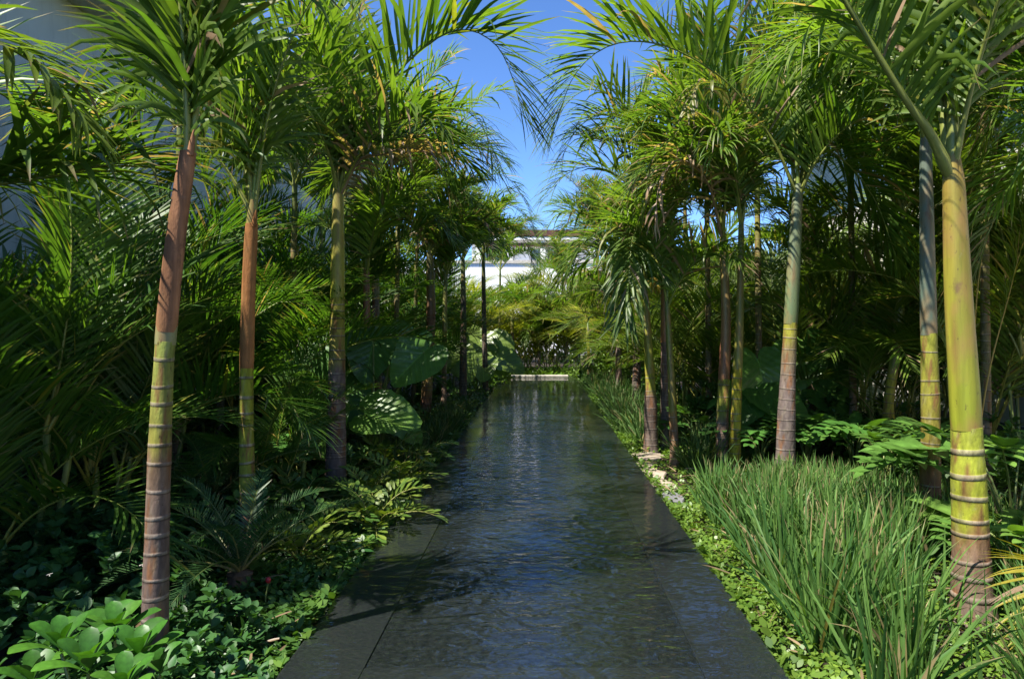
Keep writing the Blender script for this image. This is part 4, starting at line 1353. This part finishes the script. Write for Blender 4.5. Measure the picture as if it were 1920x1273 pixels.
for a in (('split leaved philodendron with pale glossy leaves at the right edge', 1900, 0, 5.2, 11, .62, LOBED[1:], .78, 1),
          ('split leaved philodendron below the right edge fronds, nearer', 1890, 0, 4.5, 9, .45, LOBED[1:], .42, 2),
          ('small philodendron at the foot of the curved yellow green palm', 1655, 0, 7.3, 10, .45, LOBED[:2], .55, 3),
          ('small philodendron left of the bluish shafted palm', 1600, 0, 8.0, 9, .45, LOBED[:2], .5, 4),
          ('philodendron behind the tall grass near the arching frond palm', 1510, 0, 8.4, 9, .45, LOBED[:2], .5, 5),
          ('philodendron right of the close pair of palms', 1425, 0, 8.2, 9, .4, LOBED[:2], .45, 6),
          ('shaded philodendron behind the orange sheathed palm', 440, 0, 6.6, 9, .4, LOBED[:1], .5, 7),
          ('philodendron between the stepping stone palms and the close pair', 1310, 0, 9.4, 10, .45, LOBED[:2], .55, 8)):
    philodendron(*a[:5], *a[5:])


# ------------------------------------------------------------------ cycads and zamias
CYC = frond_protos(CYCAD, 5, .85, .4, (40, 85), 0.03)


def radial_fronds(name, label, cat, x, y, n, protos, scale, group, tilt=(.1, .75), stem=None, dz=0.0, seed=0):
    r_ = np.random.default_rng(seed)
    root = thing(name, label, cat, (x, y, 0), group)
    if stem:
        mb = MB()
        z = np.linspace(-.04, stem, 8)
        tube(mb, np.stack([0 * z, 0 * z, z], 1), np.linspace(.09, .07, 8) * np.where(np.arange(8) % 2, 1.15, 1), 12, (.11, .075, .05))
        build('stem', mb, M_DRY, root)
    for i in range(n):
        me, pet = protos[r_.integers(len(protos))]
        o = link('frond', me, root)
        link('petiole', pet, o)
        o.location = (0, 0, (stem or 0) + dz)
        f = (i + .5) / n
        o.rotation_mode = 'XYZ'
        sc = scale * r_.uniform(.85, 1.12)
        o.scale = (sc, sc, sc)
        az = i * 2.4 + r_.normal(0, .2)
        o.rotation_euler = Matrix.Rotation(az, 3, 'Z').to_4x4().to_3x3().to_euler()
        tl = tilt[0] + (tilt[1] - tilt[0]) * f
        o.rotation_euler = (Matrix.Rotation(az, 3, 'Z') @ Matrix.Rotation(tl, 3, 'Y')).to_euler()
    return root


radial_fronds('sago_cycad', 'sago cycad with stiff feathery fronds at the foot of the orange sheathed palm', 'cycad', gx(450, 4.3), 4.3, 13, CYC, 1.0, 'sago cycads', (.0, .8), .16, seed=2)
radial_fronds('sago_cycad', 'shaded sago cycad behind the first, between the two nearest left trunks', 'cycad', gx(395, 5.9), 5.9, 12, CYC, 1.05, 'sago cycads', (.0, .8), .2, seed=4)


def zamia_mesh(seed, col0, col1):
    global rng
    P = arc_curve((0, 0, 0), 0, 72, 70 + 12 * (seed % 3), .62, 16)
    n = len(P)
    T = nrm(np.gradient(P, axis=0))
    S = np.array([0, -1.0, 0])
    t = np.repeat(np.linspace(.28, .99, 10), 2)
    sg = np.tile([1, -1], 10)
    q = t * (n - 1)
    B = np.stack([np.interp(q, np.arange(n), P[:, k]) for k in range(3)], 1)
    Ti = nrm(np.stack([np.interp(q, np.arange(n), T[:, k]) for k in range(3)], 1))
    Ui = nrm(np.cross(np.tile(S, (20, 1)), Ti))
    x = (t - .28) / .72
    a = np.radians(70 - 42 * x + rng.normal(0, 5, 20))
    v = np.radians(22 + rng.normal(0, 9, 20))
    D = Ti * np.cos(a)[:, None] + (np.tile(S, (20, 1)) * (sg * np.cos(v))[:, None] + Ui * np.sin(v)[:, None]) * np.sin(a)[:, None]
    L = .135 * np.interp(x, [0, .3, .8, 1], [.75, 1, .95, .75])
    mb = MB()
    C = lerp(col0, col1, rng.uniform(0, 1, 20))
    ribbons(mb, B, D, Ui, L, .042, 6, .25, .2, prof_obovate, C, midlight=1.05)
    me = mb.mesh('frond', M_SHRUB)
    pb = MB()
    tube(pb, P, np.linspace(.007, .003, n), 6, (.20, .20, .05))
    return me, pb.mesh('petiole', M_PETIOLE)


ZAM = [zamia_mesh(i, (.06, .12, .018), (.16, .21, .03)) for i in range(5)]
ZAM_D = [zamia_mesh(i, (.03, .085, .015), (.07, .14, .025)) for i in range(4)]
for i, (px, d, pr, n, sc, lab) in enumerate((
    (700, 5.6, ZAM, 13, .95, 'broad leaflet zamia with yellow green fronds beside the pool edge, nearest'),
    (560, 4.9, ZAM, 12, .85, 'yellow green zamia right of the cycad'),
    (745, 6.9, ZAM, 12, .95, 'yellow green zamia beside the pool edge below the elephant ears'),
    (690, 6.5, ZAM, 11, .9, 'zamia right at the foot of the third left palm'),
    (660, 7.6, ZAM_D, 12, 1.0, 'zamia behind the foot of the third left palm'),
    (560, 6.2, ZAM_D, 12, 1.0, 'dark zamia between the orange sheathed palm and the third left palm'),
    (520, 7.2, ZAM_D, 12, 1.05, 'dark zamia under the low areca fronds'),
    (720, 8.0, ZAM, 12, 1.1, 'zamia with upright frond just below the sunlit elephant ear leaf'),
    (790, 8.3, ZAM_D, 10, .8, 'small zamia by the pool edge before the left grass tuft'),
    (610, 5.5, ZAM_D, 11, .85, 'zamia behind the two yellow green zamias by the cycad'))):
    radial_fronds('zamia', lab, 'zamia', gx(px, d), d, n, pr, sc, 'zamias in the left bed', (-.1, .75), None, .02, seed=20 + i)


# ------------------------------------------------------------------ shrubs
def shrub_mesh(seed, n, r, h, leaf, wid, c0, c1, prof=prof_oval, mat=M_SHRUB, cluster=9):
    r_ = np.random.default_rng(seed)
    nc = n // cluster
    # shoot tips spread over a dome
    a = r_.uniform(0, 6.283, nc)
    rr = r * np.sqrt(r_.uniform(0, 1, nc))
    zz = h * (1 - (rr / r) ** 2 * .65) * r_.uniform(.45, 1.05, nc)
    tip = np.stack([rr * np.cos(a), rr * np.sin(a), zz], 1)
    base = np.repeat(tip, cluster, 0)
    la = r_.uniform(0, 6.283, nc * cluster)
    le = r_.uniform(-.15, .95, nc * cluster)
    D = np.stack([np.cos(la) * np.cos(le), np.sin(la) * np.cos(le), np.sin(le)], 1)
    out = np.repeat(nrm(tip * [1, 1, .4] + [0, 0, .05]), cluster, 0)
    D = nrm(D + out * .35)
    base = base - D * 0 - np.stack([0 * la, 0 * la, r_.uniform(0, .09, nc * cluster)], 1)
    C = lerp(c0, c1, np.repeat(r_.uniform(0, .8, nc), cluster) + r_.uniform(0, .2, nc * cluster))
    mb = MB()
    ribbons(mb, base, D, np.tile([0, 0, 1.0], (nc * cluster, 1)) + r_.normal(0, .2, (nc * cluster, 3)), leaf * r_.uniform(.75, 1.15, nc * cluster), wid, 4, .35, .3, prof, C, midlight=1.1)
    tw = MB()
    for k in range(0, nc, 3):
        b = np.array([tip[k, 0] * .15, tip[k, 1] * .15, -.03])
        tube(tw, spline([b, (b + tip[k]) / 2 + [0, 0, -.05], tip[k]], 5), np.linspace(.009, .003, 5), 5, (.07, .06, .035))
    return mb, tw


def thicket(name, label, protos, spots, mat=M_SHRUB):
    """a mass of shrubs that nobody could count: one object"""
    global k
    mb = MB()
    for (px, d, sc) in spots:
        src = protos[k % len(protos)][0]
        a = k * 1.7
        V, F, C = np.concatenate(src.V), np.concatenate(src.F), np.concatenate(src.C)
        ca, sa = math.cos(a), math.sin(a)
        W_ = np.stack([V[:, 0] * ca - V[:, 1] * sa, V[:, 0] * sa + V[:, 1] * ca, V[:, 2]], 1) * sc + [gx(px, d), d, 0]
        mb.add(W_, F, C * rng.uniform(.85, 1.15))
        k += 1
    return tag(build(name, mb, mat), label, 'shrubs', kind='stuff')


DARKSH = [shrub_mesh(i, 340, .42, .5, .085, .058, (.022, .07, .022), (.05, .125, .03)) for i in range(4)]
k = 0
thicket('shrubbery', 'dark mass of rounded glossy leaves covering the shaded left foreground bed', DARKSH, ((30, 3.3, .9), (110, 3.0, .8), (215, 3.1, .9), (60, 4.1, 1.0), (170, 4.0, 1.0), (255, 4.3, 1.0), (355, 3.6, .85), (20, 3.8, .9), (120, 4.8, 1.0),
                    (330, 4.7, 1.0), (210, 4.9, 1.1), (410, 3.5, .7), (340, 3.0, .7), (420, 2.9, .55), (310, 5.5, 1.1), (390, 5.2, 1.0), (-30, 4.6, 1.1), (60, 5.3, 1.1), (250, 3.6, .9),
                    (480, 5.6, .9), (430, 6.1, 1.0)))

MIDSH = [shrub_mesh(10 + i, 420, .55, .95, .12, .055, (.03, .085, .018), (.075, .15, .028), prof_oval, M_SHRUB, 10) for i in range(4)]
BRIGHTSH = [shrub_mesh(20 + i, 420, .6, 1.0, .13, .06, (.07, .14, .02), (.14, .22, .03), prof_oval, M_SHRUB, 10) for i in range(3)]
rightbed = ((1330, 10.4, 1.0), (1290, 9.9, .8), (1400, 10.0, 1.0), (1480, 9.4, .9), (1560, 9.2, .9), (1630, 9.6, .95), (1720, 8.4, .9), (1790, 8.2, .9), (1860, 7.2, .9),
            (1330, 12.5, 1.1), (1430, 12.4, 1.2), (1240, 12.0, .9), (1220, 14.0, 1.1), (1760, 7.0, .75), (1850, 6.2, .8), (1530, 10.8, 1.1), (1700, 6.8, .6), (1915, 6.2, .9))
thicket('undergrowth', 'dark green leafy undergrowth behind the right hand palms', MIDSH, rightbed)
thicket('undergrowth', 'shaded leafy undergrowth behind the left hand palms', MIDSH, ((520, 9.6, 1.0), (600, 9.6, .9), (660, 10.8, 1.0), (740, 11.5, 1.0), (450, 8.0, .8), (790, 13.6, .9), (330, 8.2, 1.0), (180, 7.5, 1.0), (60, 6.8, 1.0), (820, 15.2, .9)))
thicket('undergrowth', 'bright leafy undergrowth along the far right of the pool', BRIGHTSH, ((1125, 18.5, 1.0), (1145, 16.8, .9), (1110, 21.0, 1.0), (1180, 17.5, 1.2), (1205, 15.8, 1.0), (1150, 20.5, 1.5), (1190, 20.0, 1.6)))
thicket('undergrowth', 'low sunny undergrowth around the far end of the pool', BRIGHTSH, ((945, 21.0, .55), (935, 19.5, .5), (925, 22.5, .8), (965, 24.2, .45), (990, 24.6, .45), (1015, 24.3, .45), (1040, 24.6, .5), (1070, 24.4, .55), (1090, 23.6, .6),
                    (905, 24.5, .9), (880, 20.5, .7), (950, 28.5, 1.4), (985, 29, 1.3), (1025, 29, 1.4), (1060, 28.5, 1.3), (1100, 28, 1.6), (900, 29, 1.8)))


# the foreground shrub with big spatulate leaves, each leaf an object
def spat_mesh(seed, col):
    mb = MB()
    ribbons(mb, np.zeros((1, 3)), np.array([[1.0, 0, .35]]), np.array([[0, 0, 1.0]]), 1.0, .46, 10, .55 + .2 * (seed % 3), .22, prof_obovate, col, midlight=1.25, wave=.012)
    me = mb.mesh('leaf', M_SHRUB)
    return me


SPAT = [spat_mesh(i, c) for i, c in enumerate([(.034, .112, .012), (.042, .135, .014), (.062, .165, .018), (.038, .12, .014)])]
fd = 2.3
fx = gx(195, fd)
root = thing('foreground_shrub', 'bright green shrub with large spoon shaped leaves at bottom left', 'shrub', (fx, fd, 0))
r_ = np.random.default_rng(3)
for (px, py, d, n, s) in ((115, 1225, 2.25, 9, 1.0), (215, 1200, 2.35, 10, 1.05), (262, 1240, 2.2, 9, .95), (165, 1262, 2.15, 9, 1.05), (60, 1290, 2.2, 7, .95), (300, 1265, 2.3, 6, .8), (235, 1300, 2.05, 8, .9)):
    c = at(px, py, d) - np.array([fx, fd, 0])
    stalk(root, (r_.normal(0, .04), r_.normal(0, .04), -.03), c, .010, (.14, .18, .05), 'stem', 0.0)
    for i in range(n):
        o = link('leaf', SPAT[r_.integers(4)], root)
        az = i * 2.4 + r_.normal(0, .2)
        f = (i + .5) / n
        sc = .160 * s * (.62 + .42 * f) * r_.uniform(.9, 1.1)
        o.location = c + np.array([0, 0, .02 * (1 - f)])
        o.scale = (sc, sc, sc)
        o.rotation_euler = (Matrix.Rotation(az, 3, 'Z') @ Matrix.Rotation(-1.05 + .85 * f, 3, 'Y')).to_euler()


# ------------------------------------------------------------------ long strap grass and ground cover (uncountable)
def grass(name, label, x, y, L, W, lean, c0, c1, droop=.9, nseg=6, dryp=.05):
    n = len(x)
    a = rng.uniform(0, 6.283, n)
    e = rng.uniform(lean[0], lean[1], n)
    D = np.stack([np.cos(a) * np.cos(e), np.sin(a) * np.cos(e), np.sin(e)], 1)
    side = nrm(np.cross(D, np.tile([0, 0, 1.0], (n, 1))) + 1e-4)
    up = np.cross(side, D)
    tw = rng.uniform(-1.2, 1.2, n)[:, None]
    up = up * np.cos(tw) + side * np.sin(tw)
    C = lerp(c0, c1, np.clip(rng.normal(.5, .25, n), 0, 1))
    dd = rng.uniform(size=n) < dryp
    C[dd] = np.array([.30, .24, .12]) * rng.uniform(.6, 1.1, (dd.sum(), 1))
    tip = np.where(rng.uniform(size=n) < .25, rng.uniform(.02, .2, n), 0)
    mb = MB()
    ribbons(mb, np.stack([x, y, np.full(n, -.01)], 1), D, up, L * rng.uniform(.55, 1.12, n), W * rng.uniform(.7, 1.2, n), nseg, droop * rng.uniform(.2, 1.6, n), .3, prof_blade, C, (.30, .22, .12), tip)
    return tag(build(name, mb, M_GRASS), label, 'grass', kind='stuff')


def clumps(n, x0, x1, y0, y1, per, sd, ok=None):
    cx_, cy_ = rng.uniform(x0, x1, n), rng.uniform(y0, y1, n)
    x = np.repeat(cx_, per) + rng.normal(0, sd, n * per)
    y = np.repeat(cy_, per) + rng.normal(0, sd, n * per)
    if ok is not None:
        m = ok(x, y)
        x, y = x[m], y[m]
    return x, y


def bed(x, y):
    px = CX + x * F_PX / y
    return (x > 1.31 + .025 * y) & ((x - 2.5) ** 2 + (y - 3.96) ** 2 > .02) & ~((px > 1735) & (px < 1925) & (y < 3.95) & (rng.uniform(size=len(x)) < .93)) \
        & ~((px > 1712) & (px < 1785) & (y < 5.6) & (rng.uniform(size=len(x)) < .6))


gx_, gy_ = clumps(185, 1.34, 3.8, 2.6, 6.6, 52, .055, bed)
px_ = CX + gx_ * F_PX / gy_
gl_ = np.interp(gy_, [3, 5, 6.5], [.80, .66, .50]) * np.interp(px_, [1500, 1700, 1900], [1.0, .85, .68])
grass('tall_grass', 'tall strap leaved grass filling the sunny right foreground bed', gx_, gy_, gl_, .020, (.98, 1.55), (.034, .100, .022), (.122, .215, .048), droop=.9, dryp=.07)
gx_, gy_ = clumps(60, 1.28, 1.85, 9.8, 17.5, 40, .05, lambda x, y: x > 1.2)
grass('tall_grass', 'dark strap leaved grass tuft leaning over the pool edge at mid right', gx_, gy_, .72, .016, (.8, 1.5), (.04, .10, .025), (.11, .18, .05), droop=1.1, nseg=5)
gx_, gy_ = clumps(46, -1.95, -1.36, 7.6, 13.5, 34, .05, lambda x, y: x < -1.28)
grass('tall_grass', 'dark shaded grass tuft along the left pool edge', gx_, gy_, .50, .012, (.7, 1.45), (.03, .075, .02), (.09, .14, .045), droop=1.2, nseg=5)
gx_, gy_ = clumps(14, 1.35, 2.3, 7.6, 9.3, 30, .04, lambda x, y: x > 1.7)
grass('tall_grass', 'loose grass blades between the stepping stones and the close pair of palms', gx_, gy_, .62, .018, (.8, 1.5), (.05, .11, .025), (.12, .19, .05), nseg=5)


def cover(name, label, x, y, size, hmax, c0, c1, cat='ground cover'):
    n = len(x)
    a = rng.uniform(0, 6.283, n)
    e = rng.uniform(-.2, .9, n)
    D = np.stack([np.cos(a) * np.cos(e), np.sin(a) * np.cos(e), np.sin(e)], 1)
    # low hummocks
    hum = .5 + .5 * np.sin(x * 7.3 + 1.3) * np.sin(y * 6.1)
    z = rng.uniform(.1, 1, n) * hmax * (.45 + .55 * hum)
    C = lerp(c0, c1, np.clip(rng.normal(.5, .25, n), 0, 1))
    mb = MB()
    ribbons(mb, np.stack([x, y, z], 1), D, np.tile([0, 0, 1.0], (n, 1)) + rng.normal(0, .3, (n, 3)), size * np.clip(rng.lognormal(0, .32, n), .45, 2.0), size * .75 * np.clip(rng.lognormal(0, .25, n), .5, 1.7), 3, .4, .25, prof_oval, C, across=2)
    return tag(build(name, mb, M_COVER), label, cat, kind='stuff')


def uni(n, x0, x1, y0, y1):
    return rng.uniform(x0, x1, n), rng.uniform(y0, y1, n)


x, y = uni(42000, PX1 + .03, 2.9, 2.6, 10.5)
m_ = ~((x < 1.62) & (y > 6.9) & (y < 9.3) & (rng.uniform(size=len(x)) < .8))
x, y = x[m_], y[m_]
m = rng.uniform(size=len(x)) < np.interp(x, [1.1, 1.7, 2.9], [1, 1, .25])
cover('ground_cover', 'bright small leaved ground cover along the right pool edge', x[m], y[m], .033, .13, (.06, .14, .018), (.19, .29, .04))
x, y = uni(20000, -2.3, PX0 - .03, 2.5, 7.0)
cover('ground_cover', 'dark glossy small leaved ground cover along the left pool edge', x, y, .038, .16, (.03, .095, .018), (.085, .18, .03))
x = PX0 - np.abs(rng.normal(0, .06, 3500)) - .005
cover('ground_cover', 'ground cover sprigs lapping over the left pool rim', x, rng.uniform(2.5, 13, 3500), .05, .17, (.03, .095, .018), (.10, .18, .03))
x = PX1 + np.abs(rng.normal(0, .06, 3500)) + .005
cover('ground_cover', 'ground cover sprigs lapping over the right pool rim', x, rng.uniform(2.5, 18, 3500), .045, .15, (.07, .15, .02), (.16, .25, .035))
x, y = uni(6000, -2.2, PX0 - .03, 7.0, 23.0)
cover('ground_cover', 'low green ground cover along the far left pool edge', x, y, .06, .16, (.03, .09, .015), (.09, .16, .025))
x, y = uni(6000, PX1 + .03, 2.2, 10.5, 23.0)
cover('ground_cover', 'low green ground cover along the far right pool edge', x, y, .06, .16, (.05, .12, .018), (.12, .20, .03))
x, y = uni(5000, -3.0, 3.0, PY1 + .32, 27.0)
cover('ground_cover', 'sunny ground cover behind the pale coping', x, y, .09, .20, (.07, .15, .02), (.15, .24, .03))
x, y = uni(9000, -7.0, -2.2, 3.0, 16.0)
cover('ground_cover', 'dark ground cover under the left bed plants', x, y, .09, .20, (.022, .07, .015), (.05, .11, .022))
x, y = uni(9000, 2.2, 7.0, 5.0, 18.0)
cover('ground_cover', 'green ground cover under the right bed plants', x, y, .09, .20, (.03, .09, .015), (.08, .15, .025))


# ------------------------------------------------------------------ stepping stones
def stone(label, px, py, wpx, dpx, mat, seed, h=.05):
    r_ = np.random.default_rng(seed)
    d = (CAM_Z - h) * F_PX / (py - CY)
    x = gx(px, d)
    w = wpx * d / F_PX / 2
    dep = .2 * dpx
    k = 11
    th = np.linspace(0, 2 * np.pi, k, endpoint=False)
    rr = 1 + r_.normal(0, .10, k)
    ox, oy = w * np.cos(th) * rr, dep * np.sin(th) * rr
    V = np.concatenate([np.stack([ox * .97, oy * .97, np.full(k, -.03)], 1), np.stack([ox, oy, np.full(k, h * .75)], 1), np.stack([ox * .93, oy * .93, np.full(k, h)], 1),
                        np.stack([ox * .4, oy * .4, np.full(k, h) + r_.normal(0, .003, k)], 1), [[0, 0, h]] * k])
    i, j = np.meshgrid(np.arange(4), np.arange(k), indexing='ij')
    F = np.stack([i * k + j, i * k + (j + 1) % k, (i + 1) * k + (j + 1) % k, (i + 1) * k + j], -1).reshape(-1, 4)
    mb = MB()
    mb.add(V, F, (1, 1, 1))
    o = build('stepping_stone', mb, mat, smooth=False)
    o.location = (x, d, 0.035)
    return tag(o, label, 'stepping stone', 'stepping stones beside the pool')


stone('flat pale stepping stone at the foot of the thick based palm, farthest', 1214, 858, 62, 1.1, M_STEP, 1)
stone('small tan stepping stone, second from the farthest', 1208, 873, 34, .9, M_STEP, 2)
stone('cream stepping stone, brightest of the row', 1224, 890, 44, 1.2, M_STEP, 3)
stone('tan stepping stone, second from the nearest', 1245, 915, 50, 1.2, M_STEP, 4)
stone('dark grey stepping stone, nearest of the row', 1262, 936, 40, 1.0, M_GREYSTONE, 5)

# fallen dry leaflets on the beds
n = 420
x = np.concatenate([rng.uniform(PX1 + .05, 2.6, n // 2), rng.uniform(-2.6, PX0 - .05, n // 2)])
y = rng.uniform(2.7, 10, n)
a = rng.uniform(0, 6.283, n)
mb = MB()
ribbons(mb, np.stack([x, y, rng.uniform(.08, .17, n)], 1), np.stack([np.cos(a), np.sin(a), rng.normal(0, .15, n)], 1), np.tile([0, 0, 1.0], (n, 1)) + rng.normal(0, .3, (n, 3)),
        rng.uniform(.06, .22, n), .014, 4, .3, .3, prof_blade, np.array([.30, .21, .12])[None] * rng.uniform(.5, 1.2, (n, 1)))
tag(build('leaf_litter', mb, M_COVER), 'dry brown leaflets fallen on the ground cover', 'leaf litter', kind='stuff')

# ------------------------------------------------------------------ single details near the picture edges
bx_, bd_ = gx(1815, 6.6), 6.6
root = thing('areca_palm', 'slender areca with long orange leaf stalks right of the stout lime palm', 'palm clump', (bx_, bd_, 0), 'areca palm clumps')
B_ = np.array([bx_, bd_, 0.0])
OR = style(ARECA, pc0=(.40, .22, .03), pc1=(.42, .26, .04), pr=.013, c0=(.05, .11, .016), c1=(.14, .20, .028), t0=.55)
for cps in ([(1815, 945, 6.6), (1828, 600, 6.6), (1848, 430, 6.55), (1868, 285, 6.5), (1886, 165, 6.45), (1925, 60, 6.4), (1990, 20, 6.3)],
            [(1819, 945, 6.6), (1850, 720, 6.6), (1890, 560, 6.6), (1925, 440, 6.5), (1985, 360, 6.4)],
            [(1812, 945, 6.6), (1800, 760, 6.8), (1770, 640, 7.0), (1720, 560, 7.2), (1660, 560, 7.3)]):
    frond_mesh(spline([at(*c) - B_ for c in cps], 28), OR, 'frond', root, .5, .08)

bx_, bd_ = gx(2030, 3.7), 3.7
root = thing('young_palm', 'young palm with yellowing leaflets poking in at the lower right edge', 'palm tree', (bx_, bd_, 0))
B_ = np.array([bx_, bd_, 0.0])
YF = style(ARECA, c0=(.26, .24, .03), c1=(.36, .29, .04), L=.34, W=.022, t0=.2, a0=75, a1=40, v0=5, v1=0, droop=.5, pairs=26)
for cps in ([(2030, 1195, 3.7), (2000, 1080, 3.65), (1975, 1060, 3.55), (1955, 1110, 3.4), (1945, 1180, 3.3)],
            [(2030, 1195, 3.7), (2050, 1040, 3.7), (2090, 1000, 3.7), (2140, 1030, 3.7)]):
    frond_mesh(spline([at(*c) - B_ for c in cps], 22), YF, 'frond', root, .5, .2)

# red fruit head in the cycad and pale fallen twigs in the dark bed
mb = MB()
th, ph = np.meshgrid(np.linspace(0, 2 * np.pi, 10), np.linspace(0.02, np.pi - .02, 7))
c = at(503, 1087, 4.0)
mb.add(np.stack([np.sin(ph) * np.cos(th), np.sin(ph) * np.sin(th), np.cos(ph) * 1.2], -1) * .016 + c, grid_faces(1, 7, 10), (.32, .012, .02))
tube(mb, np.array([c - [0, 0, .02], c - [.015, 0, .10], c - [.02, -.01, c[2] + .02]]), [.004, .004, .005], 6, (.12, .16, .05))
tag(build('flower_bud', mb, M_PETIOLE), 'small round red bud beside the cycad fronds', 'flower bud')
for i, (px, py, d, lab) in enumerate(((262, 1060, 3.3, 'pale fallen twig leaning against the leaning purple trunk'), (88, 1078, 3.2, 'small white fallen twig on the dark glossy leaves at far left'))):
    p = at(px, py, d)
    mb = MB()
    tube(mb, np.array([p, p + [.012, -.01, .006], p + [.028, 0, .010]]), [.003, .0025, .0015], 6, (.55, .52, .45))
    tube(mb, np.array([p + [.014, 0, .006], p + [.02, -.012, .002], p + [.03, -.02, .004]]), [.002, .002, .0015], 6, (.5, .48, .42))
    tag(build('twig', mb, M_DRY), lab, 'twig')
